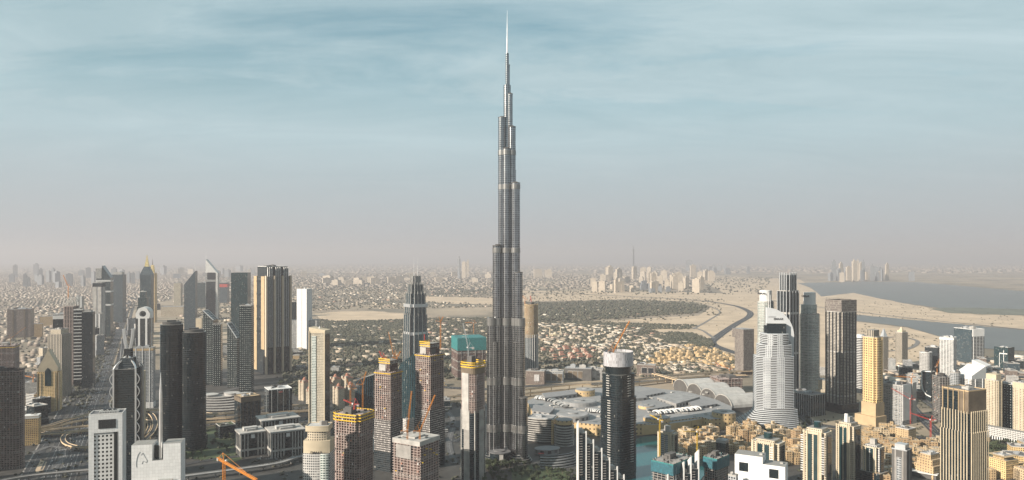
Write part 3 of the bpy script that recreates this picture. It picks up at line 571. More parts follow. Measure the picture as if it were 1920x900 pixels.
def villas(kind, poly, n, label, group, rot, grid):
    p = sample(poly, n * 6); used = []
    for q in p:
        if len(used) >= n: break
        if grid: q = np.array([round(q[0] / grid[0]) * grid[0] + rng.normal(0, 2), round(q[1] / grid[1]) * grid[1] + rng.normal(0, 2), 0])
        if any((q[0] - u[0]) ** 2 + (q[1] - u[1]) ** 2 < (23 if not grid else 12) ** 2 for u in used): continue
        used.append(q); o = tag(link('villa', random.choice(vk[kind]), None, q, rot + random.choice([0, 0, math.pi/2]) + random.uniform(-.08, .08)), label, 'villa', group); o.scale = (1, 1, random.uniform(.85, 1.25))
villas('red', [(1012, 668), (1028, 652), (1090, 650), (1112, 656), (1100, 676), (1040, 678)], 46, 'low white villa under a red tiled hip roof in the walled compound', 'red-roofed villas of the walled compound', 0.5, (32, 20))
villas('gold', [(1205, 690), (1235, 662), (1290, 648), (1345, 658), (1400, 680), (1385, 692), (1300, 684)], 104, 'golden flat-roofed villa in the packed estate behind the long flyover', 'golden villas of the packed estate', 0.3, None)
villas('cream', [(1020, 652), (1060, 622), (1130, 618), (1210, 640), (1235, 662), (1200, 690), (1120, 700), (1105, 665)], 90, 'pale flat-roofed villa in the leafy quarter right of the tallest tower', 'pale villas right of the tallest tower', 0.7, None)
villas('cream', [(615, 640), (760, 612), (920, 610), (920, 690), (800, 705), (650, 705), (600, 680)], 58, 'pale flat-roofed villa scattered among dense trees left of the tallest tower', 'pale villas left of the tallest tower', 0.2, None)
# mosque
p_ = at(1041, 631); ms = thing('mosque', 'small pale domed mosque with two slim minarets among the villas', 'mosque', p_, 0.4)
mb = MB(); mb.box(0, 0, 40, 30, 0, 11); mb.box(0, -18, 30, 8, 0, 8); part('prayer_hall', mb, 'cream', ms)
mb = MB()
for i in range(6): a0, a1 = R(15 * i), R(15 * (i + 1)); mb.prism(ell(20 * math.cos(a0), 20 * math.cos(a0), 14), 11 + 11 * math.sin(a0), 11 + 11 * math.sin(a1), taper=math.cos(a1) / math.cos(a0) + 1e-3)
part('dome', mb, 'cream', ms)
mb = MB(); mb.prism(ell(5, 5, 8), 0, 30); mb.prism(ell(7, 7, 8), 30, 32); mb.prism(ell(4, 4, 8), 32, 42); mb.prism(ell(4, 4, 8), 42, 50, taper=.05); me = mb.mesh('minaret', 'cream')
for x in (-28, 28): link('minaret', me, ms, (x, 0, 0))
# far skyline: each hazy block a thing
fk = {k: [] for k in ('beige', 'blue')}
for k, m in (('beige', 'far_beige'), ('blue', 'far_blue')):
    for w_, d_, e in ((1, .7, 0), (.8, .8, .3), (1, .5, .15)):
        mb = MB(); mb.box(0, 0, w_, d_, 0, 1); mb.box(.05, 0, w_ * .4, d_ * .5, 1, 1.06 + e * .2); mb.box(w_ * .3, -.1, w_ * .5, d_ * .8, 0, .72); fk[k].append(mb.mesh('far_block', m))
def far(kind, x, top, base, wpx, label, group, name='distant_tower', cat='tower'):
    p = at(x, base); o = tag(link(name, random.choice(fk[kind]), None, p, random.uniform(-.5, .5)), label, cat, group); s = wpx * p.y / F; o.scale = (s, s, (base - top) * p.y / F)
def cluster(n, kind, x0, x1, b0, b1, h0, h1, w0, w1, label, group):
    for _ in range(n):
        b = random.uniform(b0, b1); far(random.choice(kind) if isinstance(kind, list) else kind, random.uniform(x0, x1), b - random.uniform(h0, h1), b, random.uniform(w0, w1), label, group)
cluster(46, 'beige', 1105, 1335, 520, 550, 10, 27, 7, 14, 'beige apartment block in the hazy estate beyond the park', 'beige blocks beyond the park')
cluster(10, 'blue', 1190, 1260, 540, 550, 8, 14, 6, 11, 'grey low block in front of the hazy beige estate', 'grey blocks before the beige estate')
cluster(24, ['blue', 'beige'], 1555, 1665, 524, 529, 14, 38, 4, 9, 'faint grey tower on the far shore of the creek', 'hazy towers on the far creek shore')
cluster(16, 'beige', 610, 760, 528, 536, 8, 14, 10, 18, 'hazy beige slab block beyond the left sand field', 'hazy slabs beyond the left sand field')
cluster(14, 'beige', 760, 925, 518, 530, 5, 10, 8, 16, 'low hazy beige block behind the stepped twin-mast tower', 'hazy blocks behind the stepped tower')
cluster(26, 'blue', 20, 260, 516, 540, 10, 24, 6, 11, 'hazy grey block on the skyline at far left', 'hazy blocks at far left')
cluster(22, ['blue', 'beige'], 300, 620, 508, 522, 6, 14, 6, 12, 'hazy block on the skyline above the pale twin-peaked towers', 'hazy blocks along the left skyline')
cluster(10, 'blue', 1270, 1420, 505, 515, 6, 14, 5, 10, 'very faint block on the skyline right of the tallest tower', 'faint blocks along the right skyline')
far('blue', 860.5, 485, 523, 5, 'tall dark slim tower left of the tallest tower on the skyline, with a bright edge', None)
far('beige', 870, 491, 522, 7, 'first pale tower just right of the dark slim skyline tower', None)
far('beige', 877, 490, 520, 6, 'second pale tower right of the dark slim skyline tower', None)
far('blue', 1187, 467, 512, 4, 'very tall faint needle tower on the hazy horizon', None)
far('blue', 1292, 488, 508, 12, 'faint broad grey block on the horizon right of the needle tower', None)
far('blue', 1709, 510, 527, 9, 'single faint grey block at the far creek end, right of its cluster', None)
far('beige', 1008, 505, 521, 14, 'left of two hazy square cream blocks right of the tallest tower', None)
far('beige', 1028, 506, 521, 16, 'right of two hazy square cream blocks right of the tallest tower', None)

for poly, n in (([(980, 548), (1420, 556), (1440, 700), (1350, 655), (1320, 600), (1340, 575), (980, 566)], 260), ([(1610, 606), (1760, 636), (1840, 690), (1620, 690)], 160), ([(1540, 556), (1690, 570), (1920, 592), (1920, 616), (1600, 592)], 260)): trees('desert_scrub', poly, n, 2, 6, h=.7)
# ---------------------------------------------------------------- the tallest tower
BY = 1330.0; bx0 = (951 - 960) / F * BY; bz = lambda y: zat(y, BY)
burj = thing('supertall_tower', 'immense silver stepped tower with a needle spire, tallest of all', 'skyscraper', (bx0, BY, 0))
K = BY / F
def tube(az, r, rad, top, name='tube', mat='burj'):
    mb = MB(); c = (r * math.cos(R(az)), r * math.sin(R(az))); z1 = bz(top); mb.prism([(c[0] + x, c[1] + y) for x, y in ell(2 * rad, 2 * rad, 26)], 0, z1)
    o = part(name, mb, mat, burj)
    for zb in BANDS:
        if zb + 4 < z1:
            b = MB(); b.prism([(c[0] + x, c[1] + y) for x, y in ell(2 * rad + 1.2, 2 * rad + 1.2, 26)], zb, zb + (14 if zb < 300 else 9), bottom=True); part('mechanical_band', b, 'burj_band', o)
    b = MB(); b.prism([(c[0] + x, c[1] + y) for x, y in ell(2 * rad + .8, 2 * rad + .8, 26)], z1 + .02, z1 + 1.2); b.box(*c, rad * .9, rad * .7, z1 + 1.2, z1 + 3); part('setback_roof', b, 'dark_concrete', o)
BANDS = [bz(806), bz(719), bz(609), bz(474), bz(356), bz(292)]
for r, top, rad in ((31, 597, 8.6), (19.5, 461, 8.8), (10.5, 222, 6.8)): tube(203, r, rad, top)
for r, top, rad in ((37, 741, 8.2), (31, 597, 8.2), (25.5, 511, 8.2), (19.5, 345, 8.2), (11.5, 240, 6.6), (7.0, 178, 4.6)): tube(322, r, rad, top)
for r, top, rad in ((38, 690, 8.5), (30, 560, 8.5), (21, 405, 8.5), (14, 299, 7), (7, 121, 4)): tube(82, r, rad, top)
for az, r, rad, top in ((263, 9.5, 7.6, 281), (142, 9.5, 7.6, 252), (22, 9.5, 7.6, 320)): tube(az, r, rad, top)
for az in (215, 310): tube(az, 27, 5.5, 640); 
mb = MB(); mb.prism(ell(13.5, 13.5, 22), 0, bz(160)); part('core', mb, 'burj', burj)
mb = MB(); mb.prism(ell(6.2, 6.2, 16), bz(160), bz(100)); part('core', mb, 'burj', burj)
mb = MB()
for a, b, r0, r1 in ((100, 72, 1.3, .95), (72, 45, .85, .55), (45, 19, .45, .1)): mb.prism(ell(2*r0, 2*r0, 10), bz(a), bz(b), taper=r1 / r0)
part('spire', mb, 'grey_metal', burj)
for az, (l0, l1) in ((203, (20, 50)), (322, (24, 58)), (82, (20, 55))):
    mb = MB()
    for s in range(5): mb.prism([(x + (l0 + 2 * s) * math.cos(R(az)), y + (l0 + 2 * s) * math.sin(R(az))) for x, y in ell(54 - 8 * s, 46 - 8 * s, 30)], 3.5 * s, 3.5 * s + 3.2)
    part('stepped_base', mb, 'dark_band', burj)
pv_ = at(937, 868); g_ = thing('entry_pavilion', 'round glass pavilion at the foot of the tallest tower', 'pavilion', pv_)
mb = MB(); mb.prism(ell(36, 30, 28), 0, 20); part('glass_drum', mb, 'dark_curtain', g_); mb = MB(); mb.prism(ell(40, 34, 28), 20.02, 21.6); mb.prism(ell(20, 16, 20), 21.6, 23.5); part('roof', mb, 'roof_dark', g_)
mb = MB(); mb.box(3, -15.3, 7, .6, 3, 19); part('screen', mb, 'pale_concrete', g_)
# ---------------------------------------------------------------- left side of the highway
T = tower
def site(label, p, plan=rect, fl=3.8, core='raw', slab='site_slab', screens=(), cols=(6, 5), group=None, capm='dark_concrete', s0=0.0, ov=0.0, name='unfinished_tower', inset=1.6, z1=1.0, top=6):
    root = thing(name, label, 'unfinished building', p.c, p.yaw, group)
    mb = MB(); mb.prism(grow(plan(p.w, p.d), -inset), 0, p.h * z1); part('tower_body', mb, core, root)
    mb = MB(); mb.prism(grow(plan(p.w, p.d), ov), 0, 0.55, bottom=True); me = mb.mesh('floor_slab', slab)
    n = int((1 - s0) * p.h * z1 / fl); stack('floor_slab', me, [(0, 0, p.h * z1 - i * fl) for i in range(n)], root)
    if cols[0]:
        mb = MB(); mb.box(0, 0, .8, .8, p.h * s0, p.h * z1 + 2.5); me = mb.mesh('column', slab)
        P0 = plan(p.w, p.d); per = [math.dist(P0[i], P0[(i+1) % len(P0)]) for i in range(len(P0))]; tot = sum(per); n = 2 * sum(cols)
        for q in range(n):
            t = (q + .5) / n * tot; i = 0
            while t > per[i]: t -= per[i]; i += 1
            a, b = Vector(P0[i]), Vector(P0[(i+1) % len(P0)]); v = a.lerp(b, t / per[i]) * 0.985; link('column', me, root, (v.x, v.y, 0))
    for z, h, m, o in screens:
        mb = MB(); q = grow(plan(p.w, p.d), o); qi = grow(plan(p.w, p.d), o - .4)
        mb.prism(q, p.h * z1 + z, p.h * z1 + z + h, cap=False); mb.prism(qi, p.h * z1 + z, p.h * z1 + z + h, cap=False); part('safety_screen', mb, m, root)
    if cols[0] > 4:                                # loose infill, hoarding and materials between the open floors
        rr = random.Random(len(label)); P0 = plan(p.w, p.d); n_ = len(P0); mes = []
        for mt, w_, h_ in (('terracotta', 3.0, 2.6), ('pale_concrete', 2.6, 2.9), ('white_paint', 1.6, 2.4), ('yellow_paint', 3.4, 1.0), ('dark_metal', 4.0, 3.0)):
            mb = MB(); mb.box(0, 0, w_, .25, 0, h_); mes.append(mb.mesh('infill_panel', mt))
        per = [math.dist(P0[i], P0[(i+1) % n_]) for i in range(n_)]
        for q in range(96):
            i = rr.choices(range(n_), per)[0]; a, b = Vector(P0[i]), Vector(P0[(i+1) % n_]); v = a.lerp(b, rr.uniform(.06, .94)) * .99; dr = b - a
            if -dr.y * .3 + dr.x < 0 and rr.random() < .85: continue
            link('infill_panel', rr.choices(mes, (5, 4, 2, 1, 3))[0], root, (v.x, v.y, p.h * z1 - fl * rr.randint(1, max(2, int((1 - s0) * p.h * z1 / fl * .8))) + .56), math.atan2(dr.y, dr.x))
    if top:
        for k in range(2):
            mb = MB(); w_ = p.w * random.uniform(.2, .35); mb.box(random.uniform(-.2, .2) * p.w, random.uniform(-.15, .15) * p.d, w_, p.d * .3, p.h * z1 + .6, p.h * z1 + top * (1 + .4 * k)); part('lift_core', mb, capm, root)
        mb = MB(); rr = random.Random(3)
        for q in range(26): x, y = rr.uniform(-.46, .46) * p.w, rr.uniform(-.46, .46) * p.d; mb.box(x, y, rr.uniform(.6, 4), rr.uniform(.6, 3), p.h * z1 + .56, p.h * z1 + rr.uniform(1, 3.5))
        part('formwork', mb, 'dark_metal', root)
    return root
Y_ = 'yellow_paint'
site('unfinished tower of bare floors with rounded corners, cut by the left edge', P(-24, 36, 48, 697, 880, 30), lambda w, d: rrect(w, d, min(w, d) * .35), screens=((1, 3, 'dark_metal', .2),), inset=2.0, cols=(8, 8))
T('office_block', 'wide brown office block standing alone among low houses at far left', 'office block', P(21, 57, 63, 580, 637), 'brown_grid', par='brown_panel', fins=(2, 0, 1.5, 6, 'brown_panel'), band=((0.0, .08, 'cream'),))
site('unfinished block with yellow and white formwork behind the left edge tower', P(-5, 28, 36, 648, 712), screens=((-6, 2, Y_, .5),), cols=(5, 3), capm='pale_concrete')
T('orange_block', 'low orange cube block right of the wide brown office block', 'block', P(62, 79, 81, 607, 632), 'sand_block', plant=False)
T('orange_block', 'low pinkish slab block behind the orange cube block', 'block', P(79, 102, 104, 593, 612), 'sand_block', plant=False)
# golden arch tower
p = P(75, 112, 117, 690, 771); r = thing('arched_tower', 'golden stone tower with a pointed gable and tall dark arched window', 'tower', p.c, p.yaw)
mb = MB(); mb.prism(notch(p.w, p.d, p.w * .12), 0, p.h * .93); part('tower_body', mb, 'arch_gold', r)
mb = MB(); a = p.w * .42; b = p.d/2; z0 = p.h * .93; zt = zat(655, p.Y)
for s in (1, .72): mb.face([(-a*s, -b*s - .2, z0), (a*s, -b*s - .2, z0), (a*s, -b*s - .2, z0 + 10 * s), (0, -b*s - .2, z0 + (zt - z0) * (1.0 if s == 1 else 1.1)), (-a*s, -b*s - .2, z0 + 10 * s)], [(0, 0)] * 5)
q = [(-a, z0 + 10), (0, zt), (a, z0 + 10)]
mb.face([(-a, -b, z0 + 10), (0, -b, zt), (0, b, zt), (-a, b, z0 + 10)], [(0, 0)] * 4); mb.face([(a, -b, z0 + 10), (0, -b, zt), (0, b, zt), (a, b, z0 + 10)], [(0, 0)] * 4)
mb.face([(a, -b, z0), (a, b, z0), (a, b, z0 + 10), (a, -b, z0 + 10)], [(0, 0)] * 4); mb.face([(-a, -b, z0), (-a, b, z0), (-a, b, z0 + 10), (-a, -b, z0 + 10)], [(0, 0)] * 4); part('gable', mb, 'cream', r)
mb = MB(); ww = p.w * .14; pts = [(-ww, p.h * .6), (ww, p.h * .6), (ww, p.h * .93), (ww * .6, p.h * .98), (0, p.h * 1.02), (-ww * .6, p.h * .98), (-ww, p.h * .93)]
mb.face([(x, -p.d/2 - .6, z) for x, z in pts], [(0, 0)] * 7); part('arched_window', mb, 'teal_glass', r)
mb = MB(); mb.box(0, 0, 1.2, p.d * 1.02, 0, p.h * .9); me = mb.mesh('pier', 'cream')
for x in (-.46, -.3, .3, .46): link('pier', me, r, (x * p.w, -.3, 0))
T('striped_tower', 'tower of tan vertical stripes with a stepped top behind the golden arched tower', 'tower', P(93, 116, 132, 618, 745), 'stripe_v', tiers=((0, .93, 1, 1, 0, 0, None), (.93, 1, .7, .8, 0, 0, 'cream_grid')))
T('glass_tower', 'dark green glass tower under a flat white roof slab behind the tan stripes', 'tower', P(104, 131, 134, 589, 715), 'dark_curtain', par='white_paint', roof='white_paint', band=((.93, .985, 'white_paint'), (.6, .63, 'white_paint')))
p = P(121, 138, 147, 575, 722); r = site('slim unfinished tower with an arched lattice crown on the left avenue', p, cols=(4, 4), core='dark_band', top=0)
mb = MB(); hw = p.w / 2
for yy in (-p.d/2, 0, p.d/2):
    pts = [(hw * math.cos(R(a)), yy, p.h + 20 * math.sin(R(a)) * 1.3) for a in range(0, 181, 20)]; mb.tube(pts, .9); mb.tube([(x * .6, y, (z - p.h) * .6 + p.h) for x, y, z in pts], .7)
for k in (-.8, -.3, .3, .8): mb.bar((k * hw, -p.d/2, p.h + 2), (k * hw, p.d/2, p.h + 26 * math.sqrt(1 - k * k)), .6)
part('lattice_crown', mb, 'pale_concrete', r)
T('banded_tower', 'slim tower banded in white balcony edges beside the lattice-crowned tower', 'tower', P(141, 155, 158, 580, 725), 'dark_curtain', slabs=(9.5, .8, 2.2, 'white_paint'))
T('glass_tower', 'broad dark green glass slab right of the white-banded slim tower', 'tower', P(156, 174, 178, 582, 728), 'dark_curtain', tiers=((0, .98, 1, 1, 0, 0, None), (.98, 1, .6, .7, 0, 0, 'white_grid')))
T('white_tower', 'small bright white tower with a portal top far behind the banded towers', 'tower', P(144, 155, 157, 556, 640), 'white_grid', fins=(2, 0, 2, 8, 'white_paint'))
p = P(176, 191, 197, 530, 640); r = T('grey_tower', 'pale grey slab tower split by a dark seam at the head of the avenue', 'tower', p, 'grey_grid', band=((.93, .99, 'dark_glass'),), fins=(2, 1, .9, p.w * .36, 'pale_concrete', 0, .93)); 
p = P(184, 207, 212, 522, 632); r = thing('sail_tower', 'green glass tower with a white checker band and a curved sail top', 'tower', p.c, p.yaw)
mb = MB(); mb.prism(rect(p.w, p.d), 0, p.h); part('tower_body', mb, 'teal_curtain', r)
mb = MB(); zt = zat(498, p.Y); n = 10; poly = [(p.w/2 - p.w * i / n * .9, 0) for i in range(n + 1)]
mb.prism([(-p.w * .1, -p.d/2), (p.w/2, -p.d/2), (p.w/2, p.d/2), (-p.w * .1, p.d/2)], p.h, lambda x, y: p.h + (zt - p.h) * (1 - ((x + p.w * .1) / (.62 * p.w)) ** 2)); part('sail_crown', mb, 'teal_curtain', r)
mb = MB(); mb.box(-p.w * .34, 0, p.w * .42, p.d, p.h, zat(503, p.Y)); part('white_crown', mb, 'white_grid', r)
for y in (545, 570, 525): mb = MB(); mb.box(0, 0, p.w + 1.4, p.d + 1.4, zat(y + 3, p.Y), zat(y, p.Y)); part('checker_band', mb, 'white_paint', r)
mb = MB(); mb.prism(ell(2, 2, 8), zt, zat(482, p.Y), ctr=(0, 0), taper=.3); part('spire', mb, 'white_paint', r, (-p.w * .05, 0, 0))
T('glass_tower', 'hazy blue-green tower with a pale rounded top right of the sail tower', 'tower', P(212, 230, 236, 511, 605), 'blue_curtain', tiers=((0, .96, 1, 1, 0, 0, None), (.96, 1, .75, .75, 0, 0, 'white_grid')))
T('silver_tower', 'short silver twin-slab tower in front of the pale grey avenue tower', 'tower', P(178, 190, 194, 588, 650), 'white_band', fins=(2, 0, 1.5, 5, 'white_paint'))
T('silver_tower', 'slender dark tower framed in white right of the short silver twin-slab tower', 'tower', P(197, 206, 209, 582, 615), 'dark_curtain', fins=(2, 1, 1.5, 5, 'white_paint'))
T('hotel_block', 'small yellow hotel block under a white roof below the golden arched tower', 'hotel', P(49, 72, 76, 780, 834), 'gold_grid', roof='white_paint', slabs=(4, .5, .5, 'tan_stone'), band=((.93, 1.03, 'white_paint'),))
T('low_block', 'stepped white low block behind the yellow hotel block', 'block', P(48, 74, 80, 717, 736), 'white_grid', podium=(1.3, 1.3, 14, 'white_grid'))
T('low_block', 'cream low block with two dark doors just above the yellow hotel block', 'block', P(50, 68, 72, 742, 765), 'cream_grid')
T('low_block', 'grey flat block between the cream low block and the yellow hotel', 'block', P(55, 74, 79, 759, 780), 'grey_grid')
# unseen towers added beyond the left edge to throw shade over the highway
for k, (X_, yy, hh, nm) in enumerate(((-745, 905, 250, 'first'), (-815, 985, 285, 'second'), (-880, 1060, 240, 'third'), (-960, 1150, 290, 'fourth'), (-1060, 1250, 260, 'fifth'), (-900, 900, 300, 'sixth'), (-1010, 1010, 310, 'seventh'), (-1130, 1140, 300, 'eighth'), (-1170, 1370, 280, 'ninth'), (-1250, 1470, 270, 'tenth'), (-1335, 1575, 250, 'eleventh'))):
    p = Pl(); p.w = 46; p.d = 40; p.h = hh; p.yaw = 0.46; p.c = Vector((X_, yy, 0)); p.Y = yy; p.z = None
    T('shade_tower', f'blue-grey glass tower added outside the left edge for its shade, {nm} of eleven', 'tower', p, 'blue_curtain')
# ---------------------------------------------------------------- right side of the highway
p = P(265, 283, 288, 545, 625); r = thing('faceted_tower', 'faceted blue glass tower tapering to a golden point on the avenue', 'tower', p.c, p.yaw)
mb = MB(); mb.prism(rect(p.w, p.d), 0, p.h); part('tower_body', mb, 'teal_curtain', r)
mb = MB(); z1 = zat(515, p.Y); mb.prism(rect(p.w, p.d), p.h, z1, taper=1.06, cap=False); mb.prism(rect(p.w * 1.06, p.d * 1.06), z1, zat(500, p.Y), taper=.45); part('faceted_crown', mb, 'blue_curtain', r)
mb = MB(); mb.prism(rect(p.w * .42, p.d * .42), zat(502, p.Y), zat(478, p.Y), taper=.08); part('golden_tip', mb, 'gold', r)
p = P(279, 290, 294, 512, 605); r = thing('gilded_tower', 'slim gilded tower with a small spire behind the faceted glass tower', 'tower', p.c, p.yaw)
mb = MB(); mb.prism(rect(p.w, p.d), 0, p.h); part('tower_body', mb, 'gold_grid', r); mb = MB(); mb.prism(rect(p.w * .6, p.d * .6), p.h, zat(497, p.Y), taper=.6); part('crown', mb, 'gold', r)
mb = MB(); mb.prism(ell(5, 5, 8), zat(498, p.Y), zat(484, p.Y), taper=.1); part('spire', mb, 'brown_panel', r)
T('stepped_glass_tower', 'green glass tower stepping up in three tiers before the faceted tower', 'tower', P(259, 276, 280, 547, 655), 'teal_curtain', tiers=((0, .74, 1, 1, 0, 0, None), (.74, .9, .85, .85, 0, 0, None), (.9, 1, .55, .6, 0, 0, 'teal_curtain')), par='white_paint')
p = P(257, 281, 287, 597, 668); r = T('portal_tower', 'dark glass tower framed in white with a round opening in its curved top', 'tower', p, 'dark_curtain', roofs=False, fins=(2, 1, .8, 7, 'white_paint'))
mb = MB(); zt = zat(576, p.Y); hw = p.w/2
o_ = [(-hw, p.h)] + [(hw * math.cos(R(a)), p.h + (zt - p.h) * (.45 + .55 * math.sin(R(a)))) for a in range(180, -1, -20)] + [(hw, p.h)]
cz = p.h + (zt - p.h) * .42; ir = p.w * .24
inn = [(ir * math.cos(R(a)), cz + ir * .95 * math.sin(R(a))) for a in range(0, 360, 20)]
for yy, f in ((-p.d/2, 1), (p.d/2, 1)):
    m_ = len(inn)
    for i in range(m_):
        a, b = inn[i], inn[(i + 1) % m_]
        def outp(q):
            dx, dz = q[0], q[1] - cz; t = min(hw / abs(dx) if abs(dx) > .01 else 99, ((zt - cz) if dz > 0 else (cz - p.h)) / abs(dz) if abs(dz) > .01 else 99); x, z = dx * t, cz + dz * t; mz = p.h + (zt - p.h) * (.45 + .55 * math.sqrt(max(0, 1 - (x / hw) ** 2))); return x, min(z, mz)
        A, B = outp(a), outp(b); mb.face([(a[0], yy, a[1]), (b[0], yy, b[1]), (B[0], yy, B[1]), (A[0], yy, A[1])], [(0, 0)] * 4)
for a, b in zip(o_, o_[1:]): mb.face([(a[0], -p.d/2, a[1]), (b[0], -p.d/2, b[1]), (b[0], p.d/2, b[1]), (a[0], p.d/2, a[1])], [(0, 0)] * 4)
for i in range(len(inn)): a, b = inn[i], inn[(i + 1) % len(inn)]; mb.face([(a[0], -p.d/2, a[1]), (b[0], -p.d/2, b[1]), (b[0], p.d/2, b[1]), (a[0], p.d/2, a[1])], [(0, 0)] * 4)
part('portal_crown', mb, 'white_paint', r); mb = MB(); mb.box(0, 0, ir * 1.3, p.d * .3, cz - ir * .9, cz + ir * .3); part('sky_pod', mb, 'dark_metal', r)
T('grid_tower', 'grey office tower gridded with white bars beside the helical tower', 'tower', P(252, 287, 291, 652, 765), 'grey_grid', fins=(3, 0, .8, 1.6, 'white_paint'), band=((.955, .99, 'tan_stone'), (0, .1, 'white_paint')))
# twin braces and loops
p = P(217, 256, 268, 692, None, 16, Y=1180); r = thing('helix_tower', 'dark green tower with two pale ribbons crossing into a spire', 'tower', p.c, p.yaw)
mb = MB(); mb.prism(rect(p.w * .86, p.d), 0, p.h); part('tower_body', mb, 'dark_curtain', r)
mb = MB(); mb.prism(rect(p.w * .7, p.d * .7), p.h, zat(672, p.Y), taper=.75); mb.box(0, 0, p.w * .3, p.d * .3, zat(672, p.Y), zat(655, p.Y)); part('stepped_crown', mb, 'dark_band', r)
hw = p.w * .47; zT = zat(618, p.Y); zC = zat(668, p.Y)
for s in (-1, 1):
    for yy in (-p.d/2 - .8, p.d/2 + .8):
        pts = [(s * hw, yy, p.h * .0)] + [(s * hw, yy, p.h)] + [(s * hw * (1 - t) ** 1.0 * (1 + .25 * math.sin(t * 3.14)), yy * (1 - t * .8), p.h + (zC - p.h) * t) for t in (.25, .5, .75)] + [(s * 1.5, yy * .2, zC)] + [(-s * hw * .42 * math.sin(t * 1.57), yy * .2, zC + (zT - zC) * t) for t in (.25, .5, .75, 1)]
        mb = MB(); mb.tube(pts, 1.15); part('ribbon', mb, 'silver', r)
    for lo in range(9):
        z0 = p.h - 6 - lo * 20; cz_ = [(s * (hw + .6 + 5.0 * math.sin(R(a))), -p.d/2 - .8, z0 - 20 * a / 180) for a in range(0, 181, 20)]; mb = MB(); mb.tube(cz_, .55); part('loop', mb, 'silver', r)
for s in (-1, 1):
    mb = MB(); mb.bar((s * hw * .8, 0, p.h), (s * hw * .62, 0, zat(636, p.Y)), .7, r2=.25); part('spire', mb, 'silver', r)
T('slab_tower', 'plain tan slab wall tower right of the helical tower', 'tower', P(258, 270, 273, 697, 822), 'cream', par='cream', plant=False)
# white office slab with punched windows
def punched(root, w, d, z0, z1, cols, rows, wx, wz, mat, glass, inset=.45, stuff_rest=True):
    """front wall with real openings; each window a pane of its own"""
    mb = MB(); cw, ch = w / cols, (z1 - z0) / rows; y = -d/2
    for i in range(cols):
        for j in range(rows):
            xa, za = -w/2 + i * cw, z0 + j * ch; xb, zb = xa + cw, za + ch; a, b = xa + (cw - wx)/2, za + (ch - wz)/2; a2, b2 = a + wx, b + wz
            for q in ([(xa, za), (xb, za), (xb, b), (xa, b)], [(xa, b2), (xb, b2), (xb, zb), (xa, zb)], [(xa, b), (a, b), (a, b2), (xa, b2)], [(a2, b), (xb, b), (xb, b2), (a2, b2)]): mb.face([(u, y, v) for u, v in q], q)
            for (ua, va), (ub, vb) in (((a, b), (a2, b)), ((a2, b), (a2, b2)), ((a2, b2), (a, b2)), ((a, b2), (a, b))): mb.face([(ua, y, va), (ub, y, vb), (ub, y + inset, vb), (ua, y + inset, va)], [(0, 0)] * 4)
    part('front_wall', mb, mat, root)
    pm = MB(); pm.face([(-wx/2, 0, -wz/2), (wx/2, 0, -wz/2), (wx/2, 0, wz/2), (-wx/2, 0, wz/2)], [(0, 0), (wx, 0), (wx, wz), (0, wz)]); me = pm.mesh('window', glass)
    spots = [(-w/2 + (i + .5) * cw, y + inset, z0 + (j + .5) * ch) for j in reversed(range(rows)) for i in range(cols)]
    stack('window', me, spots, root)
    if len(spots) > 100:
        pm = MB()
        for x, yy, z in spots[100:]: pm.face([(x - wx/2, yy, z - wz/2), (x + wx/2, yy, z - wz/2), (x + wx/2, yy, z + wz/2), (x - wx/2, yy, z + wz/2)], [(0, 0)] * 4)
        o = part('window', pm, glass, root); o['kind'] = 'stuff'
p = P(177, 232, 240, 775, None, 9, Y=900); p.d = 26; p.c += Vector((0, -4, 0)); r = thing('office_slab', 'bright white office slab with rows of small square windows and a slatted roof', 'office tower', p.c, p.yaw)
mb = MB(); mb.box(0, .3, p.w, p.d - .6, 0, p.h); part('tower_body', mb, 'white_paint', r)
mb = MB(); mb.box(0, -p.d/2 - .7, p.w, 2, p.h - 22, p.h); mb.box(-p.w * .42, -p.d/2 - .7, p.w * .16, 2, 0, p.h - 22); mb.box(p.w * .44, -p.d/2 - .7, p.w * .12, 2, 0, p.h - 22); part('wall_frame', mb, 'white_panel', r)
sub = thing  # (windows sit between the frame's piers)
def sub_front(root, x, y, w, z0, z1, cols, rows, wx, wz, mat, glass):
    h = link('front_wall', None, root, (x, y, 0)); return h
class Off: pass
mbw = p.w * .54
wall_holder = r
_before = set(bpy.data.objects)
punched(r, p.w * .72, p.d + 2.0, 20, p.h - 24, 6, 27, 2.3, 2.5, 'white_paint', 'dark_glass')
for o in set(bpy.data.objects) - _before: o.location.x += -p.w * .02 + 0.0; o.location.y += 0.2
lv = MB()
for i in range(22): lv.box(-p.w * .2 + p.w * .52 * i / 22, -p.d/2 - 1.9, .7, .5, p.h - 17, p.h - 6)
part('louvre_panel', lv, 'dark_metal', r)
st_ = MB(); st_.box(p.w * .30, -p.d/2 - 1.8, 3.6, .3, 0, p.h - 22); o = part('stair_window', st_, 'dark_glass', r)
roof_parts(r, rect(p.w, p.d), p.h, 'roof_dark', 'white_paint', 0, False)
mb = MB(); mb.box(0, 0, .5, p.d * .6, p.h + .3, p.h + 2.6); me = mb.mesh('roof_slat', 'white_paint')
for i in range(12): link('roof_slat', me, r, (-p.w * .22 + i * p.w * .05, 0, 0))
for x in (-.1, .05, .2): mb = MB(); mb.prism(ell(4, 4, 14), p.h + .3, p.h + 4); part('roof_fan', mb, 'dark_metal', r, (x * p.w, p.d * .1, 0))
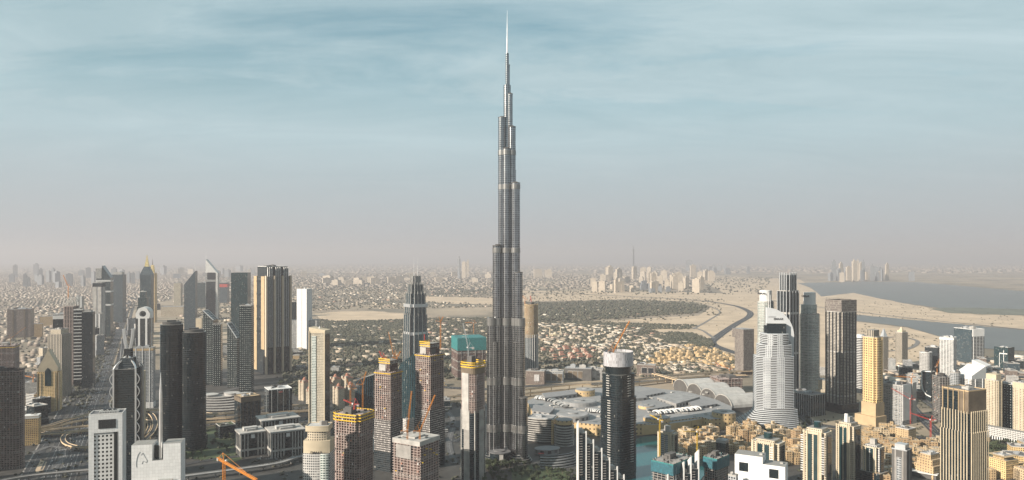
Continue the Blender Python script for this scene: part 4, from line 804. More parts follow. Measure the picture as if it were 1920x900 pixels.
# white block with horse relief and mast
p = P(260, 342, 344, 857, None, 12, Y=860); p.d = 24; r = thing('emblem_block', 'white block with twin shoulders, a horse-head relief and a central mast', 'office block', p.c, p.yaw)
zs = zat(827, p.Y)
mb = MB(); mb.box(0, 0, p.w, p.d, 0, p.h); mb.box(-p.w * .29, 0, p.w * .42, p.d, p.h, zs); mb.box(p.w * .32, 0, p.w * .36, p.d, p.h, zs); part('tower_body', mb, 'white_panel', r)
mb = MB(); mb.box(0, p.d * .1, p.w * .3, p.d * .5, p.h, zs - 3); part('recess', mb, 'dark_glass', r)
mb = MB(); mb.prism(ell(4.6, 4.6, 16), p.h, zat(735, p.Y), taper=.75); mb.prism(ell(3.4, 3.4, 16), zat(735, p.Y), zat(697, p.Y), taper=.1); part('mast', mb, 'silver', r, (.06 * p.w, -p.d * .2, 0))
hz = [(-.40, .05), (-.405, .25), (-.39, .45), (-.36, .62), (-.33, .70)]; h2 = [(-.31, .56), (-.27, .66), (-.24, .52), (-.185, .32), (-.20, .22), (-.24, .28), (-.27, .30), (-.29, .18)]
sy = zs - p.h + 8
mb = MB(); mb.tube([(x * p.w, -p.d/2 - .1, p.h - 8 + z * sy) for x, z in hz], .22); mb.tube([(x * p.w, -p.d/2 - .1, p.h - 8 + z * sy) for x, z in h2], .18); part('horse_emblem', mb, 'grey_metal', r)
mb = MB(); mb.box(0, -p.d/2 - 3, p.w * .9, 6, 0, p.h - 26); mb.box(p.w * .2, -p.d/2 - 3, p.w * .3, 4, p.h - 26, p.h - 22); part('terrace', mb, 'pale_concrete', r)
# dark banded twin tower
p = P(297, 334, 377, 612, 846, 40); r = thing('twin_tower', 'pair of tall dark curved towers wrapped in thin balcony bands, left taller', 'skyscraper', p.c, p.yaw)
m = p.m
for x, w_, top, dy in ((315.5, 40, 609, 0), (355, 42, 624, 6)):
    z = zat(top, p.Y); pos = Vector(((x - 960) / F * p.Y, p.Y + 14 + dy, 0)) - p.c; pos.rotate(__import__('mathutils').Euler((0, 0, -p.yaw))); rz_ = -p.yaw + .46
    mb = MB(); mb.prism(bow(w_ * m * .97, 26, 9, 16), 0, z); part('tower_body', mb, 'dark_curtain', r, pos, rz_)
    mb = MB(); mb.prism(bow(w_ * m, 28.4, 9.4, 16), 0, .8, bottom=True); me = mb.mesh('balcony', 'dark_glass')
    for i in range(int(z / 4.1)): link('balcony', me, r, (pos.x, pos.y, z - 2 - i * 4.1), rz_)
    mb = MB(); mb.prism(bow(w_ * m * .8, 20, 6), z, z + 5); mb.prism(rect(w_ * m * .4, 12), z + 5, z + 8); part('roof_crown', mb, 'dark_concrete', r, pos, rz_)
mb = MB(); mb.prism(rect(p.w * 1.3, p.d * 1.2), 0, 14); part('podium', mb, 'dark_band', r)
# ---------------------------------------------------------------- financial district
T('cream_tower', 'cream ribbed tower with a small cap standing far behind the twin-peaked pair', 'tower', P(327, 339, 342, 529, 580), 'cream_slit', tiers=((0, .96, 1, 1, 0, 0, None), (.96, 1, .5, .5, 0, 0, 'white_grid')))
def peak(label, x0, xc, x1, top, base, apex, apx, mat, side, spire, frame=None):
    p = P(x0, xc, x1, top, base); r = thing('peaked_tower', label, 'tower', p.c, p.yaw, None)
    mb = MB(); mb.prism(rect(p.w, p.d), 0, p.h); part('tower_body', mb, mat, r)
    mb = MB(); za = zat(apex, p.Y); mb.prism(rect(p.w, p.d), p.h, lambda x, y: p.h + (za - p.h) * (0.02 + .98 * (0.5 + side * x / p.w))); part('sloping_crown', mb, frame or mat, r)
    mb = MB(); mb.prism(ell(3.4, 3.4, 8), za - 6, zat(spire, p.Y), taper=.15); part('spire', mb, 'silver', r, (side * p.w * .47, -p.d * .3, 0))
    return p, r
p, r = peak('blue glass tower with a sloping top rising right, shorter of the peaked pair', 347, 366, 370, 534, 617, 508, 367, 'blue_curtain', 1, 488)
p, r = peak('silver tower with white edges and a top sloping down right, taller of the peaked pair', 387, 407, 411, 512, 600, 486, 387, 'white_band', -1, 472, 'white_paint')
mb = MB(); mb.box(0, -p.d/2 - .4, p.w * .7, .8, zat(524, p.Y), zat(511, p.Y)); part('crown_opening', mb, 'dark_metal', r); mb = MB(); mb.box(-p.w * .06, -p.d/2 - .3, p.w * .78, .6, 20, zat(528, p.Y)); part('glass_front', mb, 'dark_band', r)
mb = MB(); mb.box(p.w/2, -p.d/2, 6, 6, 0, p.h); part('corner_column', mb, 'white_paint', r)
T('teal_tower', 'hazy teal slab between the two peaked towers', 'tower', P(369, 385, 388, 530, 577), 'teal_curtain')
T('red_top_block', 'dark glass block with a red band round its top behind the peaked pair', 'office block', P(410, 426, 430, 530, 568), 'blue_curtain', band=((.78, .93, 'red_paint'),))
T('long_block', 'long low cream block across the base of the hazy cream tower', 'block', P(306, 344, 348, 575, 592), 'cream_grid', plant=False)
T('cream_block', 'small cream slab with a dark side in front of the peaked pair', 'block', P(368, 378, 381, 597, 640), 'cream', par='cream')
T('teal_block', 'pale teal glass block right of the dark banded twin tower', 'block', P(371, 384, 388, 625, 712), 'blue_curtain')
def slant(label, x0, xc, x1, ytl, ytr, base):
    p = P(x0, xc, x1, ytr, base); r = thing('slanted_tower', label, 'tower', p.c, p.yaw, None)
    mb = MB(); mb.prism(rect(p.w, p.d), 0, lambda x, y: p.h + (zat(ytl, p.Y) - p.h) * (.5 - x / p.w)); part('tower_body', mb, 'dark_dots', r)
    mb = MB(); za = zat(ytl, p.Y); mb.bar((-p.w/2, -p.d/2, za), (p.w/2, -p.d/2, p.h), 1.0); mb.bar((-p.w/2, p.d/2, za), (p.w/2, p.d/2, p.h), 1.0); mb.bar((-p.w/2, -p.d/2, za), (-p.w/2, p.d/2, za), 1.0); part('roof_edge', mb, 'grey_metal', r); return p, r
slant('dark dotted tower with a slanting roof, left of two such pairs', 382, 400, 408, 582, 600, 722)
T('dotted_tower', 'dark dotted box tower joined right of the left slant-roofed tower', 'tower', P(400, 414, 417, 608, 724), 'dark_dots')
slant('dark dotted tower with a slanting roof, right of two such pairs', 427, 444, 452, 606, 634, 727)
T('dotted_tower', 'tall dark dotted slab rising behind the right slant-roofed tower', 'tower', P(450, 471, 476, 573, 736), 'dark_dots')
T('glass_slab', 'smooth dark teal slab tower left of the pale finned tower', 'tower', P(435, 464, 470, 512, 660), 'teal_curtain', plant=False, par='teal_glass')
# finned tower
p = P(477, 497, 543, 519, 702); r = thing('finned_tower', 'broad tower of pale tan fins and blue glass with a raised crown', 'skyscraper', p.c, p.yaw)
mb = MB(); mb.prism(rect(p.w, p.d), 0, p.h); part('tower_body', mb, 'dark_band', r)
mb = MB(); mb.box(p.w * .04, 0, p.w * .84, p.d * .84, p.h, zat(500, p.Y)); part('crown', mb, 'dark_band', r)
mb = MB(); mb.box(-p.w * .36, 0, p.w * .28, p.d + 2.5, 8, p.h + 1); mb.box(p.w * .3, 0, p.w * .3, p.d + 1.2, p.h * .25, p.h + 1); part('end_wall', mb, 'tan_stone', r)
mb = MB(); mb.box(2.2, 0, 9.4, 4.6, -0.0, p.h + 3); me = mb.mesh('fin', 'fin_stone')
for t in (.02, .34, .66, .98): link('fin', me, r, (p.w/2 + 2.4, -p.d/2 + p.d * t, 0))
mb = MB(); mb.box(1, 0, 4, 1.3, p.h * .27, zat(501, p.Y)); me = mb.mesh('thin_fin', 'white_paint')
for t in (.1, .18, .26, .42, .5, .58, .74, .82, .9): link('thin_fin', me, r, (p.w/2 - 1 + .8, -p.d/2 + p.d * t, 0))
mb = MB()
for i in range(5): mb.box(0, -p.d/2 - 1.4, p.w * .3, .6, p.h * (.42 + .13 * i), p.h * (.44 + .13 * i))
part('window_slot', mb, 'dark_glass', r, (-p.w * .08, 0, 0))
roof_parts(r, rect(p.w * .8, p.d * .8), zat(500, p.Y), 'roof_pale', 'white_paint', 4, True, 4)
T('white_slab', 'white windowless slab tower with a dark side right of the finned tower', 'tower', P(557, 575, 585, 542, 656), 'white_panel', par='white_paint', fins=(1, 3, .5, 1.2, 'grey_metal'))
T('dark_slab', 'narrow dark slab tower left behind the white windowless slab', 'tower', P(547, 556, 559, 566, 640), 'dark_curtain')
T('office_wing', 'pale banded wing building behind the white windowless slab', 'office block', P(540, 594, 599, 601, 655), 'white_band')
p = P(581, 609, 618, 625, 803, 28); r = thing('curved_tower', 'slim cream tower with a concave gridded front and a dark side', 'tower', p.c, p.yaw)
mb = MB(); mb.prism(rect(p.w, p.d), 0, p.h); part('tower_body', mb, 'cream_slit', r)
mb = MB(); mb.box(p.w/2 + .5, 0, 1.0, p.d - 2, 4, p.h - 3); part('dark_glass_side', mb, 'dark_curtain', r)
mb = MB()
for s in (-1, 1): mb.prism([(s * p.w/2 - .9, -p.d/2 - 2.2), (s * p.w/2 + .9, -p.d/2 - 2.2), (s * p.w/2 + .9, -p.d/2), (s * p.w/2 - .9, -p.d/2)], 0, p.h + 4)
part('edge_fin', mb, 'cream', r)
mb = MB(); mb.prism(rect(p.w + 2, p.d + 2), p.h, lambda x, y: p.h + 5 + 7 * (x / p.w - .2) ** 2 * 2); part('curved_roof', mb, 'cream', r)
mb = MB(); mb.box(0, -p.d/2 - 1, p.w * .3, .6, 4, p.h * .97); part('balcony_strip', mb, 'green_band', r, (-p.w * .2, 0, 0))
mb = MB(); mb.prism(ell(6, 6, 14), p.h + 6, p.h + 14, taper=.3); part('roof_dome', mb, 'white_paint', r)
# terraced podium
q = at(415, 762); r = thing('terraced_mall', 'white terraced podium curling in rings below the dark dotted towers', 'podium', q)
for i in range(6):
    mb = MB(); mb.prism([(x - 4 * i, y + 6 * i) for x, y in ell(190 - 24 * i, 130 - 17 * i, 40)], 3.4 * i, 3.4 * i + 2.6, bottom=True); part('terrace', mb, 'dark_band', r)
    mb = MB(); mb.prism([(x - 4 * i, y + 6 * i) for x, y in ell(192 - 24 * i, 132 - 17 * i, 40)], 3.4 * i + 2.61, 3.4 * i + 3.39, bottom=True); part('terrace_rim', mb, 'concrete', r)
for k, (x, y, s_) in enumerate(((-45, 30, 1), (10, 42, .8), (48, 20, .7))): mb = MB(); mb.prism(ell(46 * s_, 34 * s_, 24), 20.4, 24 + 2 * k); mb.prism(ell(50 * s_, 38 * s_, 24), 24.01 + 2 * k, 25.5 + 2 * k); part('roof_drum', mb, 'roof_pale', r, (x, y, 0))
T('office_block', 'brown-topped dark glass office block beside the tan flyovers', 'office block', P(440, 452, 487, 746, 803), 'dark_curtain', par='brown_panel', roof='tan_stone', band=((.84, .98, 'brown_panel'),), fins=(0, 5, .8, .8, 'brown_panel', 0, .84))
p = P(496, 504, 546, 732, 783); r = T('office_block', 'dark glass office block with white roof and a small red and white sign', 'office block', p, 'dark_curtain', roof='white_paint', par='white_paint', fins=(1, 4, .8, .9, 'white_paint'))
mb = MB(); mb.box(0, 0, .4, 9, 0, 4.6); lg = part('logo_panel', mb, 'white_paint', r, (p.w/2 + 1.2, 0, p.h - 8))
for s in (-1, 1): mb = MB(); mb.face([(.25, s * 4.4, .2), (.25, 0, 2.3), (.25, s * 4.4, 4.4)], [(0, 0)] * 3); part('logo_triangle', mb, 'red_paint', lg)
for s in (0, 1): mb = MB(); mb.face([(.26, -4, 4.4 * s + (.1 if not s else -.0)), (.26, 0, 2.3), (.26, 4, 4.4 * s + (.1 if not s else 0))], [(0, 0)] * 3); part('logo_triangle', mb, 'red_paint', lg)
T('office_block', 'low dark block with vine-covered walls left of the ornate pale offices', 'office block', P(405, 412, 440, 800, 824), 'dark_band', roof='lawn')
def ornate(label, x0, xc, x1, top, base, npier):
    p = P(x0, xc, x1, top, base); r = thing('ornate_office', label, 'office block', p.c, p.yaw, 'ornate pale office blocks')
    mb = MB(); mb.prism(rect(p.w, p.d), 0, p.h); part('tower_body', mb, 'dark_curtain', r)
    mb = MB(); mb.prism(rect(p.w + 3, p.d + 3), p.h * .26, p.h * .34, bottom=True); part('cornice', mb, 'pale_concrete', r)
    mb = MB(); mb.prism(rect(p.w + 6, p.d + 6), p.h, p.h + 2.4, bottom=True); part('cornice', mb, 'pale_concrete', r)
    mb = MB(); mb.prism(rect(p.w * .5, p.d * .4), p.h + 2.4, p.h + 6); mb.prism(rect(p.w * .3, p.d * .6), p.h + 2.4, p.h + 8); part('roof_pavilion', mb, 'roof_pale', r)
    mb = MB(); mb.box(0, 0, 2.0, 2.0, 0, p.h); me = mb.mesh('pier', 'pale_concrete')
    for i in range(npier + 1):
        if not npier * .4 < i < npier * .62: link('pier', me, r, (p.w/2 + .6, -p.d/2 + p.d * i / npier, 0))
    for i in range(4): link('pier', me, r, (-p.w/2 + p.w * i / 3.5, -p.d/2 - .6, 0))
    mb = MB(); mb.box(p.w/2 + .6, 0, 1, 7, p.h - 9, p.h - 2); part('square_window', mb, 'white_paint', r)
ornate('long pale office block with dark pier bays, rearmost of the three ornate blocks', 482, 492, 558, 791, 835, 12)
ornate('small pale office block with dark pier bays, left of the three ornate blocks', 443, 452, 494, 815, 858, 7)
ornate('long pale office block with dark pier bays, right front of the three ornate blocks', 500, 510, 568, 813, 860, 11)
# domed apartment houses
def domed(label, x0, xc, x1, top, base):
    p = P(x0, xc, x1, top, base); r = thing('domed_house', label, 'apartment house', p.c, p.yaw, 'cream apartment houses with red roofs')
    mb = MB(); mb.prism(rect(p.w, p.d), 0, p.h); mb.box(-p.w * .3, -p.d * .4, p.w * .3, p.d * .3, 0, p.h + 6); mb.box(p.w * .3, -p.d * .4, p.w * .3, p.d * .3, 0, p.h + 6); part('wall', mb, 'cream_grid', r)
    mb = MB(); z = p.h + .2; a, b = p.w/2 + 1, p.d/2 + 1; t = p.h + 8
    for f in ([(-a, -b, z), (a, -b, z), (a * .3, 0, t), (-a * .3, 0, t)], [(a, -b, z), (a, b, z), (a * .3, 0, t)], [(a, b, z), (-a, b, z), (-a * .3, 0, t), (a * .3, 0, t)], [(-a, b, z), (-a, -b, z), (-a * .3, 0, t)]): mb.face(f, [(0, 0)] * len(f))
    part('roof', mb, 'terracotta', r)
    mb = MB(); mb.prism(ell(9, 9, 12), p.h, p.h + 9); mb.prism(ell(9.4, 9.4, 12), p.h + 9, p.h + 13, taper=.3); part('dome', mb, 'terracotta', r)
for a in (('cream apartment house with red roof, far left of the group behind the construction', 618, 628, 640, 712, 748), ('cream apartment house with red roof, second from left behind the construction', 640, 650, 662, 710, 747), ('cream apartment house with red roof, in front row left behind the construction', 624, 634, 646, 730, 768), ('cream apartment house with red roof, front row right behind the construction', 646, 656, 668, 727, 765), ('tall cream apartment house with red roof left of the slim concave tower', 560, 570, 582, 718, 752), ('low cream apartment house with red roof left of the slim concave tower', 574, 580, 586, 734, 762), ('cream apartment house with red roof just right of the slim concave tower', 612, 618, 624, 720, 750)): domed(*a)
T('white_block', 'white low block with square window bays between the two blue glass buildings', 'block', P(752, 762, 778, 788, 815), 'white_grid')
# cream tower with company letters
p = P(567, 616, 630, 852, None, 14, Y=1010); p.d = 30; r = thing('lettered_tower', 'cream apartment tower with dark letters on its curved shoulders, lower centre left', 'tower', p.c, p.yaw)
mb = MB(); mb.prism(bow(p.w, p.d, 3), 0, p.h); part('tower_body', mb, 'white_grid', r)
mb = MB(); mb.prism(bow(p.w * .99, p.d * .9, 3), p.h, zat(829, p.Y)); part('shoulder', mb, 'cream', r)
mb = MB(); mb.prism(bow(p.w * .72, p.d * .7, 3), zat(829, p.Y), zat(812, p.Y)); part('upper_drum', mb, 'cream_grid', r)
mb = MB(); mb.prism(bow(p.w * .86, p.d * .8, 3), zat(812, p.Y), zat(803, p.Y)); part('crown', mb, 'cream', r)
mb = MB(); mb.prism(bow(p.w * .3, 4, 1.5), 0, p.h, bottom=True); part('balcony_stack', mb, 'green_band', r, (p.w * .32, -p.d/2 - 1, 0))
text('EMAAR', 5.2, r, (p.w * .02, -p.d/2 - 3.2, zat(845, p.Y) - 4))
roof_parts(r, bow(p.w * .86, p.d * .8, 3), zat(803, p.Y), 'roof_pale', 'cream', 2)
# ---------------------------------------------------------------- building sites in the centre
yb = ((-4, 1.6, Y_, 1.0), (0.5, 1.8, Y_, 1.0))
site('broad unfinished concrete tower ringed by zigzag yellow screens, front left', P(623, 672, 705, 782, None, 36, Y=1060), lambda w, d: notch(w, d, w * .1), screens=((-8, 1.6, Y_, 1.2), (-3.5, 1.8, Y_, 1.2), (0.8, 1.8, Y_, .9)), cols=(10, 9), slab='site_slab', top=8)
p = P(702, 732, 755, 700, 886, 38); site('unfinished tower of pink-grey floors with yellow hoist screens, middle left', p, screens=((-2, 1.4, Y_, .8),), cols=(8, 7), slab='site_slab', top=10)
p2 = p
p3 = P(778, 806, 834, 668, 880, 42); site('taller unfinished tower of pink-grey floors with yellow screens, right of middle', p3, screens=((-1, 1.4, Y_, .8),), cols=(8, 7), slab='site_slab', top=8)
for q, (x0, xc, x1, t, nm) in ((p2, (706, 728, 750, 678, 'narrow')), (p3, (783, 803, 829, 646, 'narrow'))):
    pass
r = [o for o in bpy.data.objects if o.name.startswith('unfinished_tower') and o.get('label', '').startswith(('unfinished tower of pink', 'taller unfinished'))]
for o, q, t in ((r[0], p2, 678), (r[1], p3, 646)):
    z1 = zat(t, q.Y); mb = MB(); mb.prism(rect(q.w * .66, q.d * .66), q.h, z1); u = part('upper_core', mb, 'raw', o)
    for z, h in ((-5, 1.5), (-1, 1.6), (2, 1.6)): mb = MB(); mb.box(0, -q.d * .34, q.w * .7, .6, z1 + z, z1 + z + h); mb.box(-q.w * .35, 0, .6, q.d * .7, z1 + z, z1 + z + h); part('safety_screen', mb, Y_, u)
    mb = MB(); mb.box(-q.w * .12, -q.d * .345, q.w * .4, .5, q.h + 2, z1 - 7); part('concrete_panel', mb, 'pale_concrete', u)
    mb = MB(); mb.box(0, 0, 2.6, 2, 0, 1.2); me = mb.mesh('hoist_platform', Y_)
    for x, y, z in ((q.w/2 + 1, -q.d * .2, q.h - 9), (q.w/2 + 1, q.d * .3, q.h - 9), (q.w/2 + 1, q.d * .1, q.h - 34), (-q.w * .1, -q.d/2 - 1, q.h - 26), (q.w * .2, -q.d/2 - 1, q.h - 62)): link('hoist_platform', me, o, (x, y, z))
    # cladding rising from below as a checker of small panels
    mb = MB(); mb.box(0, 0, q.w + .6, q.d + .6, q.h * .2, q.h * .52); part('panel_cladding', mb, 'checker', o)
    mb = MB(); mb.box(0, 0, q.w + .9, q.d + .9, 0, q.h * .2); part('finished_base', mb, 'dark_band', o)
# rounded tower with screen
p = P(860, 889, 914, 690, None, 40, Y=1190); pl = lambda w, d: rrect(w, d, min(w, d) * .32)
r = site('rounded unfinished tower with yellow-ringed top beside the tallest tower', p, pl, screens=((-11, 10.5, 'brown_panel', .7), (-1, 2, Y_, 1.4), (3.2, 2, Y_, 1.6), (7, 1.6, Y_, 1.3)), cols=(10, 10), slab='site_slab', s0=.52, top=12)
mb = MB(); mb.prism(grow(pl(p.w, p.d), .3), 0, p.h * .6); part('lower_facade', mb, 'dark_band', r)
mb = MB(); mb.box(0, 0, 1.6, 1.6, 0, p.h * .62); me = mb.mesh('pier', 'pale_concrete')
q = pl(p.w, p.d); per = 40
for i in range(0, len(q), 3): link('pier', me, r, (q[i][0] * 1.02, q[i][1] * 1.02, 0))
for t in (.2, .4, .6, .8):
    link('pier', me, r, (-p.w * .19 + p.w * .38 * t, -p.d/2 - .5, 0)); link('pier', me, r, (p.w/2 + .5, -p.d * .19 + p.d * .38 * t, 0))
mb = MB(); mb.box(-p.w * .05, -p.d/2 - .8, p.w * .42, .8, p.h * .45, p.h - 10); part('grey_sheeting', mb, 'pale_concrete', r, label='grey sheeting over the left corner')
# flat-topped site in front
p = P(735, 787, 826, 838, None, 38, Y=1030); r = site('squat unfinished tower with a flat grey concrete lid, front centre', p, screens=(), cols=(9, 7), slab='site_slab', top=0, ov=.2)
mb = MB(); mb.box(0, 0, p.w + .4, p.d + .4, p.h + .56, p.h + 7); mb.box(-p.w * .1, -p.d * .02, p.w * .5, p.d * .5, p.h + 7, p.h + 9); part('concrete_lid', mb, 'pale_concrete', r)
for i in range(6): mb = MB(); mb.box(0, 0, 4, 3, p.h + 7.01, p.h + 7.9); part('roof_opening', mb, 'dark_metal', r, (random.uniform(-.4, .4) * p.w, random.uniform(-.4, .4) * p.d, 0))
mb = MB(); mb.box(-p.w * .08, -p.d/2 - .6, p.w * .55, 1, p.h - 20, p.h - 1); part('concrete_panel', mb, 'concrete', r)
mb = MB(); mb.box(0, 0, 3, 2.2, 0, 1.1); me = mb.mesh('hoist_platform', Y_)
for t, z in ((-.3, -14), (-.2, -6), (0, -9), (.15, -16), (.3, -20), (-.4, -24)): link('hoist_platform', me, r, (p.w/2 + 1.3, t * p.d, p.h + z))
# dark glass sails
def sail(label, x0, xc, x1, yl, yr, base, mat, txt=None):
    p = P(x0, xc, x1, yr, base); r = thing('sail_building', label, 'office building', p.c, p.yaw)
    zl, zr = zat(yl, p.Y), zat(yr, p.Y)
    mb = MB(); mb.prism(bow(p.w, p.d, p.d * .12), 0, lambda x, y: zl + (zr - zl) * (.5 + x / p.w) ** .7); part('tower_body', mb, mat, r)
    mb = MB(); n = 9
    for i in range(n): x = -p.w/2 + p.w * (i + .5) / n; t = (.5 + x / p.w) ** .7; y = -p.d/2 - p.d * .12 * (1 - (2 * x / p.w) ** 2) - .4; mb.bar((x, y, 6), (x, y, zl + (zr - zl) * t - 1), .35)
    part('mullion', mb, 'blue_glass', r)
    if txt: text(txt, 7, r, (p.w * .3, -p.d/2 - 2.6, zl + (zr - zl) * .8 - 8), mat='white_paint')
    return r
sail('glass building with a blue slanting edge between two unfinished towers, left', 666, 700, 708, 716, 703, 800, 'dark_curtain')
sail('dark curved glass building with a sloping roof behind two unfinished towers', 748, 784, 800, 690, 660, 812, 'teal_curtain')
T('screened_tower', 'unfinished block wrapped in teal netting at its top behind the rounded site tower', 'unfinished building', P(846, 858, 912, 640, 712), 'raw', band=((.75, 1.08, 'teal_net'),), fins=(0, 4, 1, 1.2, 'concrete', 0, .75))
# stepped twin mast tower
p = P(753, 771, 806, 663, 706, None); r = thing('stepped_tower', 'grey-green stepped tower with two thin masts, centre left', 'skyscraper', p.c, p.yaw)
for z0, z1, s in ((0, 628, 1), (628, 592, .93), (592, 575, .86), (575, 551, .8), (551, 534, .62), (534, 518, .42)):
    mb = MB(); a = 0 if not z0 else zat(z0, p.Y); mb.prism(notch(p.w * s, p.d * s, p.w * s * .16), a, zat(z1, p.Y)); part('tower_body', mb, 'blue_curtain' if s > .5 else 'grey_grid', r)
    mb = MB(); mb.box(0, 0, 1.5, 1.6, a, zat(z1, p.Y) + 6); me = mb.mesh('fin', 'pale_concrete')
    for t in (-.34, -.12, .12, .34): link('fin', me, r, (p.w * s/2 + .8, p.d * s * t, 0)); link('fin', me, r, (p.w * s * t, -p.d * s/2 - .8, 0))
for y in (628, 575): mb = MB(); mb.prism(notch(p.w * .97, p.d * .97, p.w * .14), zat(y + 2, p.Y), zat(y - 4, p.Y), bottom=True); part('refuge_band', mb, 'grey_metal', r)
for x in (-4, 5): mb = MB(); mb.prism(ell(2.6, 2.6, 8), zat(530, p.Y), zat(482, p.Y), taper=.2); part('mast', mb, 'silver', r, (x, x, 0))
# beige unfinished round tower behind
p = P(978, 996, 1014, 572, 697, 42); r = site('beige unfinished round tower standing right behind the tallest tower', p, ell, screens=((-2, 2.5, 'tan_stone', 1.2),), cols=(9, 9), core='cream_grid', slab='tan_stone', s0=.45, top=5)
mb = MB(); mb.prism(grow(ell(p.w, p.d), .5), 0, p.h * .5); part('lower_facade', mb, 'blue_curtain', r)
mb = MB(); mb.box(0, 0, 1.2, 1.2, 0, p.h * .55); me = mb.mesh('pier', 'white_paint')
for a in range(0, 360, 18): link('pier', me, r, ((p.w/2 + 1) * math.cos(R(a)), (p.d/2 + 1) * math.sin(R(a)), 0))
# ---------------------------------------------------------------- shopping mall behind the tallest tower
def pxpoly(pts, z, o): return [((q := at(x, y, z)).x - o.x, q.y - o.y) for x, y in pts]
def barrel(mb, Lx, wy, h, z0, n=12):
    pr = [(wy/2 * math.cos(R(180 - 180 * i / n)), z0 + h * math.sin(R(180 * i / n))) for i in range(n + 1)]
    for a, b in zip(pr, pr[1:]): mb.face([(-Lx/2, a[0], a[1]), (Lx/2, a[0], a[1]), (Lx/2, b[0], b[1]), (-Lx/2, b[0], b[1])], [(0, 0)] * 4)
    for s in (-1, 1): mb.face([(s * Lx/2, y, z) for y, z in pr] , [(y, z) for y, z in pr], 1)
mo = at(1150, 770); mo.z = 0
mall = thing('shopping_mall', 'sprawling grey-roofed mall with round drums, skylights and sand-coloured facade', 'shopping mall', mo)
mb = MB(); mb.prism(pxpoly([(988, 752), (1010, 741), (1085, 729), (1200, 724), (1290, 735), (1340, 748), (1372, 762), (1372, 784), (1330, 786), (1316, 782), (1230, 792), (1205, 795), (1120, 796), (1075, 792), (1000, 775)][::-1], 24, mo), 0, 24); part('main_hall', mb, 'mall_wall', mall)
def piece(name, pts, z, z0, mat, mt=None, par=None): mb = MB(); mb.prism(pxpoly(pts[::-1], z, mo), z0, z, 0, 1 if mt else None); return part(name, mb, [mat, mt] if mt else mat, par or mall)
def drum(name, x, y, wpx, z, z0, mat, asp=1.0, mt='roof_grey'):
    q = at(x, y, z); s = wpx * q.y / F; mb = MB(); mb.prism(ell(s, s * asp, 30), z0, z, 0, 1); mb.prism(ell(s * .93, s * .93 * asp, 30), z + .01, z + 1.2, 1); mb.prism(ell(s * .3, s * .2, 14), z + 1.2, z + 3, 1); return part(name, mb, [mat, mt], mall, (q.x - mo.x, q.y - mo.y, 0))
piece('raised_roof', [(1016, 737), (1078, 730), (1082, 738), (1022, 746)], 33, 24, 'mall_grey')
piece('raised_roof', [(1130, 738), (1195, 733), (1215, 745), (1140, 752)], 31, 24, 'mall_grey')
piece('raised_roof', [(1000, 757), (1040, 765), (1030, 775), (998, 770)], 31, 24, 'mall_grey')
piece('raised_roof', [(1232, 745), (1275, 733), (1312, 744), (1268, 757)], 34, 24, 'mall_grey', 'roof_grey')
piece('raised_roof', [(1200, 752), (1225, 748), (1262, 760), (1215, 768)], 29, 24, 'mall_grey')
piece('raised_roof', [(1288, 752), (1320, 746), (1345, 757), (1300, 764)], 30, 24, 'mall_grey')
piece('raised_roof', [(1196, 735), (1230, 728), (1246, 735), (1205, 743)], 29, 24, 'mall_grey')
drum('drum', 1097, 730, 37, 38, 20, 'mall_wall'); drum('drum', 1086, 752, 66, 32, 24, 'roof_grey', .8); drum('drum', 1074, 776, 62, 33, 0, 'mall_grey'); drum('drum', 1231, 782, 50, 31, 0, 'mall_wall', .8); drum('drum', 1357, 772, 44, 34, 0, 'mall_wall', .9); drum('drum', 1212, 760, 30, 30, 24, 'mall_wall')
rr = random.Random(5); mbx = MB(); mbx.box(0, 0, 6, 4, 0, 2.6); mbx.box(4.5, 0, 2, 3, 0, 1.6); me = mbx.mesh('roof_unit', 'pale_concrete')
for _ in range(70):
    q = at(rr.uniform(1030, 1350), rr.uniform(735, 782), 24.1); o = link('roof_unit', me, mall, (q.x - mo.x, q.y - mo.y, 24.1), rr.uniform(0, 3)); o.scale = (rr.uniform(.6, 2.2), rr.uniform(.6, 2), 1)
def ribs(pts, n, w_, z):
    path = smooth_path([at(x, y, z) for x, y in pts], 8); path = [p - mo for p in path]; l, r_ = sides(path, w_ * .9); mb = MB()
    for i in range(len(path) - 1): mb.face([(*l[i].xy, z), (*r_[i].xy, z), (*r_[i+1].xy, z), (*l[i+1].xy, z)], [(0, 0)] * 4)
    sk = part('skylight', mb, 'dark_glass', mall)
    mb = MB(); pr = [(w_/2 * math.cos(R(a)), 4.5 * math.sin(R(a))) for a in range(0, 181, 30)]
    for a, b in zip(pr, pr[1:]): mb.bar((0, a[0], a[1]), (0, b[0], b[1]), 1.1)
    me = mb.mesh('rib', 'white_paint')
    for k in range(n): i = int(k / n * (len(path) - 1)); d = path[i+1] - path[i]; link('rib', me, sk, (path[i].x, path[i].y, z), math.atan2(d.y, d.x))
ribs([(1007, 746), (1025, 748), (1045, 754), (1066, 764)], 15, 24, 26); ribs([(1230, 774), (1260, 771), (1290, 768), (1314, 765)], 15, 24, 27); ribs([(1104, 770), (1120, 771), (1140, 775)], 8, 20, 27)
for x, y in ((1385, 764), (1357, 752), (1330, 742), (1303, 733)):
    q = at(x, y); mb = MB(); barrel(mb, 92, 72, 26, 8); mb.box(0, 0, 91, 71, 0, 8, 1); part('barrel_vault', mb, ['roof_pale', 'dark_concrete'], mall, (q.x - mo.x, q.y - mo.y, 0), R(19))
    mb = MB(); pr = [(36.4 * math.cos(R(a)), 8 + 26.5 * math.sin(R(a))) for a in range(0, 181, 15)]
    for aa, bb in zip(pr, pr[1:]): mb.bar((-46, aa[0], aa[1]), (-46, bb[0], bb[1]), 1.0)
    part('vault_rim', mb, 'pale_concrete', mall, (q.x - mo.x, q.y - mo.y, 0), R(19))
